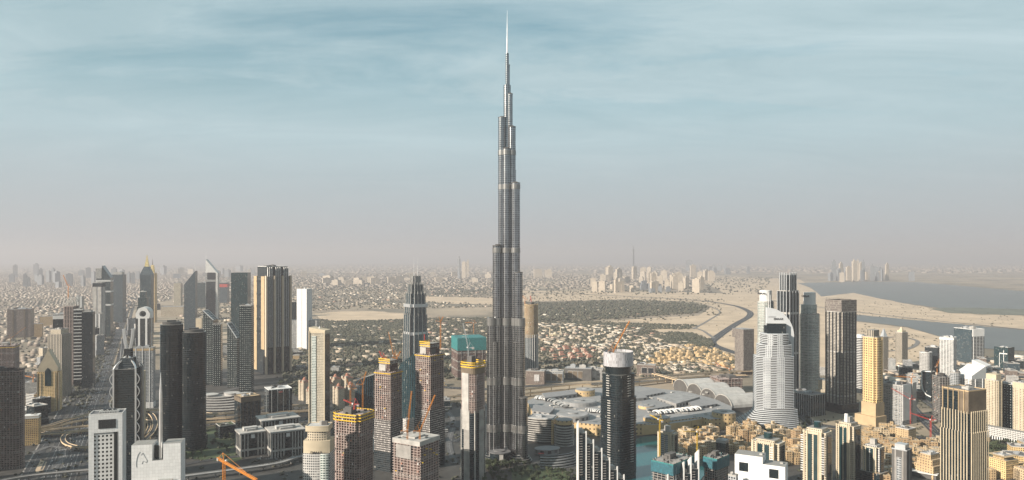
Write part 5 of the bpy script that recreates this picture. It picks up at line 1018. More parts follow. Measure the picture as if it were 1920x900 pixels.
# facade bays along the lake promenade
fp = [at(x, y, 0) for x, y in ((1200, 815), (1250, 812), (1290, 806), (1318, 800))]
mb = MB(); 
for a, b in zip(fp, fp[1:]): mb.bar((a.x - mo.x, a.y - mo.y, 12), (b.x - mo.x, b.y - mo.y, 12), 10)
part('promenade_front', mb, 'mall_wall', mall)
p = P(990, 1035, 1043, 786, 832, 14); r = thing('curved_hotel', 'grey building of long stacked balcony bands with an orange end wall', 'hotel', p.c, p.yaw)
mb = MB(); mb.prism(rect(p.w, p.d), 0, p.h); part('tower_body', mb, 'dark_metal', r)
mb = MB(); mb.prism(bow(p.w + 1, p.d * .9, 5), 0, 1.7, bottom=True); me = mb.mesh('balcony', 'pale_concrete'); stack('balcony', me, [(-1, -1.5, p.h - 2 - i * 4.4) for i in range(int(p.h / 4.4))], r)
mb = MB(); mb.box(p.w/2 + 2, -2, 4, p.d + 8, 0, p.h); part('end_wall', mb, 'gold_grid', r); roof_parts(r, rect(p.w, p.d), p.h, 'roof_grey', 'grey_metal', 2)
q = at(1059, 838); r = thing('ring_car_park', 'round car park drum of stacked rings under an orange collar', 'car park', q); s = q.y / F
for i in range(8): mb = MB(); mb.prism(ell(38 * s, 38 * s, 34), 5.2 * i, 5.2 * i + 2.4, bottom=True); part('ring_deck', mb, 'pale_concrete', r, (0, 18 * s, 0))
mb = MB(); mb.prism(ell(31 * s, 31 * s, 30), 0, 42); part('dark_core', mb, 'dark_metal', r, (0, 18 * s, 0))
mb = MB(); mb.prism(ell(33 * s, 33 * s, 30), 42, 50, 0, 1); mb.prism(ell(30 * s, 30 * s, 30), 50.01, 50.6, 1); part('orange_collar', mb, ['mall_wall', 'roof_grey'], r, (0, 18 * s, 0))
q = at(1040, 880); r = thing('terrace_building', 'dark crescent building of long curved terraces beside the tallest tower', 'terrace building', q); s = q.y / F
for i in range(5):
    mb = MB(); A = [((70 - 1.5 * i) * s * math.cos(R(a)), (70 - 1.5 * i) * s * math.sin(R(a))) for a in range(-105, -34, 6)]; B = [((56 + i) * s * math.cos(R(a)), (56 + i) * s * math.sin(R(a))) for a in range(-35, -106, -6)]
    mb.prism(A + B, 4.4 * i, 4.4 * i + 2.0, bottom=True); part('terrace', mb, 'grey_metal', r, (-10 * s, 72 * s, 0))
    mb = MB(); mb.prism([(x * .975, y * .975) for x, y in A] + B, 4.4 * i + 2.0, 4.4 * i + 4.4); part('glazing', mb, 'dark_glass', r, (-10 * s, 72 * s, 0))
q = at(1026, 850); r = tag(link('low_pavilion', None, None, q, .2), 'low curved pavilion with pale end wall and a red awning by the tallest tower', 'pavilion'); mb = MB(); mb.prism(ell(46, 30, 24), 0, 9); mb.prism(ell(50, 34, 24), 9.01, 10.4); part('hall', mb, 'mall_grey', r); mb = MB(); mb.box(-16, -17, 10, 6, 5, 5.6); part('awning', mb, 'red_paint', r)
sheet('pool', [(1038, 864), (1056, 860), (1062, 864), (1042, 870)], 'lake_water', 1.2)
# long low blocks behind the mall
def board(r, p, xs, wv, h, mat='billboard'):
    mb = MB(); mb.box(0, 0, wv, .8, -h/2, h/2); me = mb.mesh('billboard', mat); mb2 = MB(); mb2.box(0, 0, wv + 2, .5, -h/2 - 1, h/2 + 1); f = mb2.mesh('billboard_frame', 'pale_concrete')
    for x in xs: o = link('billboard', me, r, (x * p.w, -p.d/2 - 1.0, p.h * .5)); link('billboard_frame', f, o, (0, .5, 0))
p = P(985, 1020, 1024, 697, 722, 8); p.d = 35; r = T('long_hall', 'brown low hall with one white billboard right behind the tallest tower', 'hall', p, 'brown_grid'); board(r, p, (.1,), 14, 18)
p = P(1022, 1056, 1058, 697, 718, 6); p.d = 35; r = T('long_hall', 'pale low hall with three framed brown billboards', 'hall', p, 'grey_grid'); board(r, p, (-.3, 0, .32), 13, 20, 'brown_panel')
p = P(1058, 1108, 1112, 693, 716, 6); p.d = 35; r = T('long_hall', 'dark grey long hall with brown billboards beside the white-crowned tower', 'hall', p, 'dark_concrete', par='grey_metal'); board(r, p, (-.3, -.12, .08), 13, 20, 'brown_panel')
p = P(1100, 1130, 1133, 693, 714, 6); p.d = 30; r = T('long_hall', 'grey hall with a bright white billboard left of the white-crowned tower', 'hall', p, 'mall_grey'); board(r, p, (-.1,), 16, 18)
p = P(1194, 1228, 1231, 686, 706, 6); p.d = 30; r = T('long_hall', 'dark hall with black billboards right of the white-crowned tower', 'hall', p, 'brown_grid'); board(r, p, (-.1, .25), 16, 16, 'dark_metal')
p = P(1330, 1350, 1392, 712, 738, None); r = site('unfinished dark podium with columns between the vaults and the textured tower', p, cols=(6, 8), fl=6, capm='dark_concrete')
# dark tower with pale crown
p = P(1122, 1160, 1197, 705, None, 42, Y=1190); pl = lambda w, d: rrect(w, d, min(w, d) * .3); r = thing('crowned_tower', 'dark residential tower with balcony columns and a pale drum crown', 'skyscraper', p.c, p.yaw)
mb = MB(); mb.prism(pl(p.w * .99, p.d * .99), 0, p.h); part('tower_body', mb, 'dark_curtain', r)
zs = zat(750, p.Y); mb = MB(); mb.prism(pl(p.w * 1.07, p.d * 1.07), 0, zs); part('lower_body', mb, 'dark_curtain', r)
mb = MB(); mb.prism(ell(p.w * .96, p.d * .96, 36), p.h, zat(687, p.Y)); part('crown_base', mb, 'dark_glass', r)
fac('crown_net', (0.50, 0.49, 0.51), (0.29, 0.285, 0.30), 2.4, 5, .5, .9, blind=0)
mb = MB(); q = ell(p.w * 1.08, p.d * 1.08, 36); q2 = ell(p.w * 1.05, p.d * 1.05, 36); mb.prism(q, zat(690, p.Y), zat(663, p.Y), cap=False); mb.prism(q2, zat(690, p.Y), zat(663, p.Y), cap=False); mb.prism(q2, zat(690, p.Y), zat(668, p.Y)); part('crown', mb, 'crown_net', r)
mb = MB(); mb.box(0, 0, 6.5, 3, 0, .5); mb.box(0, -1.4, 6.5, .2, .5, 1.4); meb = mb.mesh('balcony', 'pale_concrete')
fl = [zs + 4 + i * 4.1 for i in range(int((p.h - zs) / 4.1))]; lo = [zs - 4 - i * 4.1 for i in range(28)]
for z in fl: link('balcony', meb, r, (0, -p.d * .495 - 1.2, z)); link('balcony', meb, r, (p.w * .495 + 1.2, 0, z), R(90))
for z in lo[:26]: link('balcony', meb, r, (p.w * .1, -p.d * .535 - 1.2, z)); link('balcony', meb, r, (p.w * .535 + 1.2, p.d * .1, z), R(90))
mb = MB(); mb.prism(grow(pl(p.w * 1.07, p.d * 1.07), .9), 0, .45, bottom=True); me = mb.mesh('floor_edge', 'dark_metal'); stack('floor_edge', me, [(0, 0, zs - i * 4.1) for i in range(32)], r)
# stepped towers with tall white fins
def finned(label, Y, fins_, mat='green_band', dep=26):
    x0 = fins_[0][0]; o = Vector(((x0 - 960) / F * Y, Y, 0)); r = thing('stepped_fin_tower', label, 'tower', o, 0); m = Y / F; rz = -.12
    for i, (x, y) in enumerate(fins_):
        z = zat(y, Y); xx = (x - x0) * m; zz_ = z - 13
        mb = MB(); mb.prism([(-.9, -2), (.9, -2), (.9, dep * .7), (-.9, dep * .7)], 0, lambda a, b: z - (b + 2) * .55); part('fin', mb, 'white_paint', r, (xx, i * 2.0, 0))
        if i < len(fins_) - 1:
            ww = (fins_[i + 1][0] - x) * m - 1.9; mb = MB(); mb.box(ww/2 + .95, dep/2, ww, dep, 0, zz_ - 6); part('bay', mb, 'dark_curtain', r, (xx, i * 2.0, 0))
            mb = MB(); mb.box(ww * .4, -.6, ww * .5, 1.6, -.3, .2); me = mb.mesh('balcony', 'concrete')
            for k in range(16): link('balcony', me, r, (xx, i * 2.0, zz_ - 10 - k * 3.8))
            mb = MB(); mb.box(ww * .5, dep * .5, ww * .5, dep * .4, zz_ - 5.99, zz_ - 2); mb.box(ww * .3, dep * .25, 2, 2, zz_ - 5.99, zz_ - 4); part('plant_room', mb, 'pale_concrete', r, (xx, i * 2.0, 0))
finned('dark stepped tower with white knife-like fins before the crowned tower', 1060, ((1084, 788), (1099, 808), (1113, 824), (1129, 841), (1144, 860), (1159, 877), (1172, 893)))
finned('dark stepped tower with white fins rising right, between teal-netted sites', 1080, ((1312, 845), (1297, 858), (1283, 866), (1267, 876), (1252, 888))[::-1])
# ---------------------------------------------------------------- white curved hotel tower
HYd = 1586.0; m = HYd / F; o = Vector(((1456 - 960) / F * HYd, HYd + 12, 0)); r = thing('curved_hotel_tower', 'white curved hotel tower with a quarter-circle sail crown and two masts', 'skyscraper', o, R(-6))
zh = lambda y: zat(y, HYd)
def hx(x): return (x - 1456) * m
for xa, xb, ya, yb_ in ((1419, 1488, 800, 668), (1425, 1484, 668, 646), (1431, 1479, 646, 626)):
    w_ = (xb - xa) * m; pl2 = bow(w_ - 2.4, 30, 9); cxx = hx((xa + xb) / 2)
    mb = MB(); mb.prism(pl2, 0 if ya == 800 else zh(ya), zh(yb_)); part('tower_body', mb, 'dark_glass', r, (cxx, 0, 0))
    mb = MB(); mb.prism(bow(w_, 33, 10), 0, 1.6, bottom=True); me = mb.mesh('balcony', 'balcony_white'); z = zh(yb_) - 1.2
    while z > (30 if ya == 800 else zh(ya)): link('balcony', me, r, (cxx, 0, z)); z -= 3.75
    for f0, f1 in ((.17, .36), (.52, .73)):
        mb = MB(); xa_, xb_ = w_ * (f0 - .5), w_ * (f1 - .5)
        def yb2(x): return -16.6 - 10 * (1 - (2 * x / w_) ** 2)
        mb.prism([(xa_, yb2(xa_)), ((xa_ + xb_)/2, yb2((xa_ + xb_)/2)), (xb_, yb2(xb_)), (xb_, 0), (xa_, 0)], 30 if ya == 800 else zh(ya), zh(yb_)); part('window_bay', mb, 'white_dots', r, (cxx, 0, 0))
mb = MB(); mb.box(hx(1456), 6, 36 * m, 8, zh(626), zh(611)); part('crown_box', mb, 'dark_band', r)
mb = MB()
def sail_top(x): return 632 - 54 * math.sqrt(max(0, 1 - ((x - 1444) / 47.5) ** 2)) if x > 1444 else 578
xs_ = [1442, 1444] + [1444 + 47 * math.sin(R(q)) for q in range(6, 91, 6)]; xs_[-1] = 1491.4
for xa, xb in zip(xs_, xs_[1:]):
    za, zb = zh(sail_top(xa)), zh(sail_top(xb)); zl = zh(640 if xb < 1486 else 778); ya, yb_ = -1, 13; u = [(0, 0)] * 4
    mb.face([(hx(xa), ya, zl), (hx(xb), ya, zl), (hx(xb), ya, zb), (hx(xa), ya, za)], u); mb.face([(hx(xb), yb_, zl), (hx(xa), yb_, zl), (hx(xa), yb_, za), (hx(xb), yb_, zb)], u); mb.face([(hx(xa), ya, za), (hx(xb), ya, zb), (hx(xb), yb_, zb), (hx(xa), yb_, za)], u)
mb.face([(hx(1491.4), -1, zh(778)), (hx(1491.4), 13, zh(778)), (hx(1491.4), 13, zh(632)), (hx(1491.4), -1, zh(632))], [(0, 0)] * 4); mb.face([(hx(1442), -1, zh(640)), (hx(1442), 13, zh(640)), (hx(1442), 13, zh(578)), (hx(1442), -1, zh(578))], [(0, 0)] * 4)
part('sail', mb, 'balcony_white', r)
mb = MB(); mb.prism([(hx(1441), -10.2), (hx(1475), -10.2), (hx(1475), -1.2), (hx(1441), -1.2)], zh(626), zh(607)); part('crown_louvre', mb, 'dark_curtain', r)
for x in (1446, 1449): mb = MB(); mb.prism(ell(1.8, 1.8, 8), zh(608), zh(549 if x == 1446 else 553), taper=.5); part('mast', mb, 'white_paint', r, (hx(x), 4, 0))
text('EMAAR', 6.4, r, (hx(1463), -1.3, zh(599)))
mb = MB(); mb.box(hx(1451), -1.25, 16, .5, zh(594), zh(593)); mb.box(hx(1451), -1.25, 16, .5, zh(596), zh(595)); part('arabic_lettering', mb, 'grey_metal', r)
for i in range(11):
    g = (1 - i / 11) ** 1.7; xa, xb = 1421 - 46 * g, 1494; w_ = (xb - xa) * m; mb = MB(); mb.prism(bow(w_, 34 + 30 * g, 14 + 8 * g), 0, 1.7, bottom=True); part('podium_ring', mb, 'balcony_white', r, (hx((xa + xb)/2), -4 * g, 1 + i * 3.7))
    mb = MB(); mb.prism(bow(w_ - 4, 31 + 30 * g, 14 + 8 * g), 1.71, 3.69); part('podium_glazing', mb, 'dark_band', r, (hx((xa + xb)/2), -4 * g, 1 + i * 3.7))
# textured block tower with a cantilever
p = P(1378, 1394, 1413, 618, 703); r = T('textured_tower', 'brown patterned block tower with its top overhanging left', 'tower', p, 'hatch', par='brown_panel', tiers=((0, .8, 1, 1, 0, 0, None), (.8, 1, 1.3, 1, -.15, 0, None)))
# towers behind and beside the curved hotel
def rounded(w, d): return rrect(w, d, min(w, d) * .35)
p = P(1418, 1437, 1453, 566, 740, 38); r = T('balcony_tower', 'green-grey balcony tower with pale lettered drum, left behind the curved hotel', 'tower', p, 'green_band', rounded, slabs=(7.2, .9, 1.0, 'pale_concrete'), fins=(3, 3, .7, .9, 'pale_concrete'))
mb = MB(); mb.prism(ell(22 * p.m, 22 * p.m, 26), p.h, p.z(545)); part('crown_drum', mb, 'white_paint', r); text('EMAAR', 8, r, (0, -11 * p.m - 1, p.z(551)), -p.yaw * 0)
p = P(1497, 1519, 1539, 590, 738, 38); r = T('balcony_tower', 'green-grey balcony tower with pale lettered drum, right of the curved hotel', 'tower', p, 'green_band', rounded, slabs=(7.2, .9, 1.0, 'pale_concrete'), fins=(3, 3, .7, .9, 'pale_concrete'))
mb = MB(); mb.prism(rounded(p.w * .85, p.d * .85), p.h, p.z(572)); part('upper_body', mb, 'green_band', r, (-p.w * .07, 0, 0)); mb = MB(); mb.prism(ell(22 * p.m, 22 * p.m, 26), p.z(572), p.z(549)); part('crown_drum', mb, 'white_paint', r); text('EMAAR', 8, r, (0, -11 * p.m - 1, p.z(556)))
p = P(1456, 1478, 1499, 546, 745, 40); r = T('spired_block_tower', 'dark ribbed tower with a serrated crown, tallest behind the curved hotel', 'skyscraper', p, 'dark_band', lambda w, d: notch(w, d, w * .14), fins=(4, 4, 1.2, 1.8, 'grey_metal'), band=((.78, .8, 'pale_concrete'), (.40, .42, 'pale_concrete')))
mb = MB(); mb.prism(notch(p.w * .76, p.d * .76, p.w * .1), p.h, p.z(516)); part('upper_body', mb, 'dark_band', r)
mb = MB(); mb.box(0, 0, 2, 1.6, p.h * .9, p.z(511)); me = mb.mesh('crown_fin', 'grey_metal')
for t in (-.36, -.18, 0, .18, .36): link('crown_fin', me, r, (p.w * .76 * t, -p.d * .38 - .8, 0)); link('crown_fin', me, r, (p.w * .38 + .8, p.d * .76 * t, 0))
T('podium_block', 'grey podium block with dark panels right of the curved hotel', 'block', P(1491, 1522, 1546, 742, 782), 'dark_band', fins=(8, 6, .8, .9, 'grey_metal'), roof='roof_dark')
T('podium_block', 'dark podium block with a teal roof edge below the lettered balcony towers', 'block', P(1484, 1496, 1520, 735, 768), 'dark_curtain', par='teal_glass', roof='roof_dark')
p = P(1548, 1578, 1605, 586, 776, 40); r = T('ribbed_tower', 'massive dark tower with pale vertical ribs and a netted crown', 'skyscraper', p, 'rib_res', lambda w, d: notch(w, d, w * .08), fins=(5, 5, 1.2, 3.4, 'dark_metal'), band=((.30, .315, 'pale_concrete'), (.16, .175, 'pale_concrete'), (.60, .612, 'pale_concrete')))
mb = MB(); q = rect(p.w * .97, p.d * .97); mb.prism(q, p.h + 1.4, p.z(563), cap=False); part('crown_net', mb, 'hatch', r)
mb = MB(); mb.bar((-p.w * .1, 0, p.z(563) + 1), (p.w * .6, 0, p.z(563) + 1), .5); mb.bar((0, 0, p.h), (0, 0, p.z(563) + 1), .5); part('roof_gantry', mb, 'dark_metal', r)
mb = MB(); mb.prism(rect(p.w * 1.1, p.d * 1.1), 0, 22); part('podium', mb, 'dark_curtain', r)
# ---------------------------------------------------------------- right-hand district
T('striped_tower', 'white striped round tower left of the golden gridded tower', 'tower', P(1604, 1614, 1622, 630, 738, 40), 'dark_band', rounded, slabs=(4.6, .8, 1.7, 'white_paint'), band=((.97, 1.02, 'white_paint'),))
p = P(1618, 1642, 1656, 633, 800, 34); r = T('golden_tower', 'golden tower gridded with deep windows on a plain sandy base', 'tower', p, 'gold_deep', lambda w, d: notch(w, d, w * .1), fins=(3, 2, 1.0, 1.6, 'tan_stone', .3, 1), plant=False)
mb = MB(); mb.prism(rect(p.w * .5, p.d * .7), p.h + .3, p.z(620)); part('crown', mb, 'stripe_v', r, (0, 0, 0)); mb = MB(); mb.prism(rect(p.w + 1, p.d + 1), 0, p.h * .26); part('plain_base', mb, 'tan_stone', r); mb = MB(); mb.prism(rect(p.w * 1.5, p.d * 1.3), 0, 22); part('podium', mb, 'tan_stone', r, (-p.w * .1, -p.d * .1, 0))
p = P(1649, 1657, 1665, 632, 698); r = T('domed_tower', 'cream and dark tower under a grey pyramid roof beside the golden tower', 'tower', p, 'stripe_v', plant=False); mb = MB(); mb.prism(rect(p.w * .8, p.d * .8), p.h, p.z(617), taper=.15); part('pyramid_roof', mb, 'grey_metal', r)
p = P(1680, 1692, 1701, 624, 684); r = T('pointed_tower', 'slim cream tower with a small pointed cap standing alone before the sand', 'tower', p, 'stripe_v', plant=False); mb = MB(); mb.prism(rect(p.w * .7, p.d * .7), p.h, p.z(620)); mb.prism(rect(p.w * .4, p.d * .4), p.z(620), p.z(614), taper=.3); part('cap', mb, 'cream', r)
T('honeycomb_tower', 'grey honeycomb-faced tower left of the white gridded slab', 'tower', P(1724, 1742, 1749, 662, 704, 20), 'comb', rounded, par='white_paint')
T('dark_block', 'dark unfinished block behind the honeycomb-faced tower', 'block', P(1737, 1758, 1765, 652, 700), 'dark_band', roof='roof_dark')
T('white_grid_tower', 'white gridded slab tower before the creek', 'tower', P(1765, 1788, 1793, 634, 714), 'white_band', fins=(5, 1, .8, 1.2, 'white_paint'), par='white_paint', band=((.955, .99, 'white_paint'),))
p = P(1793, 1822, 1842, 618, 684, 42); r = T('split_tower', 'tower of dark banded glass left and white balconies right before the creek', 'tower', p, 'blue_curtain', par='white_paint', fins=(0, 4, 1.2, 2.0, 'white_paint')); mb = MB(); mb.box(p.w/2 + 1.5, 0, 3, p.d * .9, p.h * .8, p.h + 1); part('white_cap', mb, 'white_paint', r)
mb = MB(); mb.box(0, 0, 3, p.d * .8, 0, .6); me = mb.mesh('balcony', 'white_paint'); stack('balcony', me, [(p.w/2 + 1.4, 0, p.h * .8 - i * 5) for i in range(int(p.h * .75 / 5))], r)
p = P(1868, 1890, 1900, 653, 698); r = T('bracket_tower', 'dark teal tower with a white angular bracket line by the right edge', 'tower', p, 'teal_curtain', par='teal_glass'); mb = MB(); mb.box(-p.w * .1, -p.d/2 - .6, 1.5, .6, p.h * .1, p.h * .75); mb.box(p.w * .18, -p.d/2 - .6, p.w * .56, .6, p.h * .74, p.h * .78); mb.box(p.w * .2, -p.d/2 - .6, 1.5, .6, p.h * .1, p.h * .9); part('bracket', mb, 'white_paint', r)
p = P(1827, 1848, 1856, 690, 712); r = T('green_block', 'low green glass block with a swept white roof before the split tower', 'block', p, 'teal_curtain', roofs=False); mb = MB(); mb.prism(rect(p.w * 1.08, p.d * 1.08), p.h, lambda x, y: p.h + 6 + 14 * (.5 - x / p.w) ** 2); part('swept_roof', mb, 'white_paint', r)
q = at(1806, 712); r = thing('dome_hall', 'grey glass hall with a round dome behind the white vaulted tower', 'hall', q); mb = MB(); mb.box(0, 0, 46, 40, 0, 18); part('wall', mb, 'grey_grid', r); mb = MB()
for i in range(6): a0, a1 = R(15 * i), R(15 * (i + 1)); mb.prism(ell(36 * math.cos(a0), 36 * math.cos(a0), 18), 18 + 17 * math.sin(a0), 18 + 17 * math.sin(a1), taper=math.cos(a1) / math.cos(a0) + 1e-3)
part('dome', mb, 'grey_metal', r)
p = P(1654, 1692, 1714, 724, 798, 30); r = T('gridded_site', 'unfinished grey gridded block with white wrapped end wall', 'unfinished building', p, 'grey_grid', fins=(9, 0, .7, .7, 'pale_concrete'), roof='roof_dark')
mb = MB(); mb.box(p.w/2 + .5, -p.d * .18, 1.0, p.d * .62, 10, p.h + 3); part('white_wrap', mb, 'white_paint', r); mb = MB(); mb.box(p.w/2 + 1, p.d * .36, 2, p.d * .3, 0, p.h + 4); part('concrete_core', mb, 'pale_concrete', r)
mb = MB(); mb.box(0, -.8, p.w, 1.2, 0, .6); me = mb.mesh('floor_slab', 'pale_concrete'); stack('floor_slab', me, [(0, -p.d/2, p.h - 3 - i * 5.2) for i in range(int(p.h / 5.2))], r)
p = P(1731, 1746, 1753, 698, 753, 28); r = T('curved_block', 'dark block outlined by a white curving frame', 'office block', p, 'dark_curtain', roof='roof_dark'); mb = MB(); mb.tube([(p.w * .5, -p.d/2 - .6, 12), (0, -p.d/2 - .6, 16), (-p.w * .38, -p.d/2 - .6, 26), (-p.w * .5, -p.d/2 - .6, 44), (-p.w * .5, -p.d/2 - .6, p.h), (p.w * .5, -p.d/2 - .6, p.h + 2)], 1.2); part('white_frame', mb, 'white_paint', r)
site('dark unfinished tower of bare floors behind the big striped tower', P(1749, 1762, 1786, 708, 793), cols=(5, 6), core='dark_band', slab='concrete')
p = P(1793, 1822, 1845, 712, 800, 34); r = T('vaulted_tower', 'white tower with an arched roof and dark window bays behind the big striped tower', 'tower', p, 'white_grid', roofs=False, fins=(3, 2, 1, 1.6, 'white_paint')); mb = MB(); n = 10
mb.prism(rect(p.w, p.d), p.h, lambda x, y: p.h + (zat(688, p.Y) - p.h) * max(0, (1 - (2 * y / p.d * .5 - .35) ** 2))); part('arched_roof', mb, 'white_paint', r)
T('curved_glass_block', 'grey curved glass block left of the white vaulted tower', 'office block', P(1780, 1797, 1803, 700, 800), 'grey_grid', ell)
p = P(1849, 1869, 1879, 714, 816, 30); r = T('cream_tower', 'cream gridded tower with a plain top right of the big striped tower', 'tower', p, 'cream_grid', lambda w, d: notch(w, d, w * .1), fins=(4, 2, .9, 1.4, 'cream')); mb = MB(); mb.prism(rect(p.w * .8, p.d * .8), p.h + .3, p.z(703)); part('crown', mb, 'cream', r)
T('dark_grid_block', 'dark grid-faced office block between two cream towers at right', 'office block', P(1876, 1900, 1908, 722, 812, 20), 'comb' if False else 'dark_dots', roof='roof_dark')
T('cream_tower', 'cream tower with green glass cut by the right edge', 'tower', P(1903, 1922, 1934, 719, 818, 30), 'cream_grid', fins=(3, 2, .9, 2, 'cream'), band=((.9, .99, 'cream'),))
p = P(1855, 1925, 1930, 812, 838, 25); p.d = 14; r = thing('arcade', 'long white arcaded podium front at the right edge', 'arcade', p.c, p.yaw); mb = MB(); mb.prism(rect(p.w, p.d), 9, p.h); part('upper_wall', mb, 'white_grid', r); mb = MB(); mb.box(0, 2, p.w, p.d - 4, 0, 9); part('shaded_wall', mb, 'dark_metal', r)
mb = MB(); mb.box(0, 0, 2, 3, 0, 9.2); me = mb.mesh('column', 'white_paint'); stack('column', me, [(-p.w/2 + 1 + p.w * i / 18, -p.d/2 + 1, 0) for i in range(18)], r)
# big striped tower in the right foreground
p = P(1769, 1816, 1848, 735, None, 34, Y=1020); r = thing('striped_skyscraper', 'big dark tower with cream vertical stripes and a brown crown, right foreground', 'skyscraper', p.c, p.yaw)
zc, zl = zat(777, p.Y), zat(812, p.Y)
mb = MB(); mb.prism(notch(p.w, p.d, 2.2), 0, zl); part('tower_body', mb, 'dark_curtain', r)
mb = MB(); mb.prism(notch(p.w * .96, p.d * .94, 2.2), zl, zc); part('upper_body', mb, 'dark_curtain', r)
mb = MB(); mb.prism(rect(p.w * .93, p.d * .9), zc, p.h); part('crown', mb, 'brown_panel', r)
mb = MB(); mb.box(-p.w * .16, -p.d * .455, p.w * .55, 1.0, zc, p.h - 2); part('crown_glazing', mb, 'dark_curtain', r)
mb = MB(); mb.box(0, 0, 1.15, 1.3, 0, zl); me1 = mb.mesh('stripe', 'cream'); mb = MB(); mb.box(0, 0, 1.0, 1.3, zl, zc + 3); me2 = mb.mesh('stripe', 'cream'); mb = MB(); mb.box(0, 0, .8, 1.0, zc, p.h + 2); me3 = mb.mesh('crown_fin', 'tan_stone')
for i in range(10):
    t = -.46 + .92 * i / 9
    link('stripe', me1, r, (p.w * t, -p.d/2 - .5, 0)); link('stripe', me2, r, (p.w * .96 * t, -p.d * .47 - .5, 0))
    if i % 2 == 0: link('crown_fin', me3, r, (p.w * .9 * t, -p.d * .45 - .9, 0))
for i in range(9):
    t = -.36 + .84 * i / 8
    link('stripe', me1, r, (p.w/2 + .5, p.d * t, 0)); link('stripe', me2, r, (p.w * .48 + .5, p.d * .94 * t, 0))
roof_parts(r, rect(p.w * .93, p.d * .9), p.h, 'roof_dark', 'tan_stone', 3)
# foreground towers
def cap_tower(label, x0, xc, x1, top, Y, cap, al=22, mat='cream_grid', glass='teal_glass'):
    p = P(x0, xc, x1, top, None, al, Y=Y); r = thing('residential_tower', label, 'tower', p.c, p.yaw)
    mb = MB(); mb.prism(notch(p.w, p.d, p.w * .14), 0, p.h * .94); part('tower_body', mb, mat, r)
    mb = MB(); mb.prism(rect(p.w * .66, p.d * .66), p.h * .94, p.h); part('upper_body', mb, mat, r)
    mb = MB(); mb.prism(ell(p.w * .3, p.d * .3, 16) if cap else rect(p.w * .3, p.d * .3), p.h, p.h + 9); part('roof_lantern', mb, glass if cap else 'pale_concrete', r)
    mb = MB(); mb.box(0, -p.d/2 - .4, p.w * .16, .8, 0, p.h * .92); me = mb.mesh('glazed_strip', glass)
    for x in (-.12, .12): link('glazed_strip', me, r, (x * p.w, 0, 0))
    mb = MB(); mb.box(p.w/2 + .4, 0, .8, p.d * .4, 0, p.h * .9); part('glazed_side', mb, 'dark_curtain', r)
    mb = MB(); mb.box(0, 0, 1.6, 1.4, 0, p.h * .97); me = mb.mesh('pier', 'cream')
    for x in (-.36, -.24, .24, .36): link('pier', me, r, (x * p.w, -p.d/2 - .5, 0))
    roof_parts(r, notch(p.w, p.d, p.w * .14), p.h * .94, 'roof_pale', 'cream', 0, False)
    return p, r
def balc_row(p, r, xs, z0, n, w_=5, mat='white_paint', sp=3.7):
    mb = MB(); mb.box(0, -1, w_, 2.2, 0, .4); mb.box(0, -2, w_, .2, .4, 1.4); me = mb.mesh('balcony', mat)
    for x in xs:
        for k in range(n): link('balcony', me, r, (x * p.w, -p.d/2, z0 - k * sp))
p, r = cap_tower('cream tower with a grey centre strip beside the teal lake', 1231, 1262, 1273, 812, 1290, False, mat='cream_grid', glass='grey_grid')
p, r = cap_tower('cream tower with dark glass strips behind the white foreground slab', 1407, 1458, 1475, 830, 1130, True, mat='cream_grid'); balc_row(p, r, (.3,), p.h * .88, 12)
p, r = cap_tower('cream tower with a green glass lantern cap, lower right', 1505, 1546, 1562, 808, 1120, True); balc_row(p, r, (-.45, .45), p.h * .88, 16, 4)
p, r = cap_tower('pale tower with a white finned core on its roof right of the lantern cap tower', 1567, 1598, 1616, 796, 1190, False, 30); mb = MB(); mb.box(0, -p.d * .2, p.w * .16, 3, p.h * .8, p.h + 14); part('roof_fin', mb, 'white_paint', r)
p, r = cap_tower('short white tower with dark curved glass corner left of the grey slate tower', 1618, 1647, 1659, 838, 1180, False, 25, 'white_grid')
mb = MB(); mb.prism(rect(p.w * 1.3, p.d * 1.4), 0, 18); part('podium', mb, 'dark_curtain', r)
p = P(1675, 1700, 1709, 846, None, 20, Y=1100); r = T('slate_tower', 'slate grey tower with a dark window strip, lower right', 'tower', p, 'dark_concrete', roof='roof_dark', par='grey_metal', fins=(2, 1, .6, 2, 'concrete')); mb = MB(); mb.box(0, -p.d/2 - .3, p.w * .32, .6, 0, p.h * .85); part('window_strip', mb, 'grey_grid', r); mb = MB(); mb.prism(rect(p.w * .7, p.d * .7), p.h + .3, p.h + 8); part('crown', mb, 'grey_metal', r)
# white foreground slab
p = P(1378, 1470, 1479, 878, None, 8, Y=960); p.d = 26; r = thing('white_slab_building', 'white block with stepped roof and big dark windows at the bottom edge', 'building', p.c, p.yaw)
mb = MB(); mb.box(0, 0, p.w, p.d, 0, p.h - 4); mb.box(-p.w * .22, 0, p.w * .56, p.d, p.h - 4, zat(866, p.Y)); mb.box(p.w * .28, 0, p.w * .44, p.d, p.h - 4, p.h - 1); part('tower_body', mb, 'white_panel', r)
mb = MB(); mb.box(0, 0, 12, .6, 0, 12); me = mb.mesh('window', 'dark_glass')
for x, z in ((-.32, p.h - 14), (.28, p.h - 18)): link('window', me, r, (x * p.w, -p.d/2 - .2, z))
mb = MB(); mb.prism([(-2, -3), (2, -3), (2, 3), (-2, 3)], zat(866, p.Y), zat(866, p.Y) + 2); mb.box(p.w * .4, 3, 4, 5, p.h - 1, p.h + 1); part('roof_unit', mb, 'pale_concrete', r)
T('annex_block', 'grey low block left of the white foreground block', 'block', P(1366, 1380, 1384, 893, None, 20, Y=970), 'grey_grid')
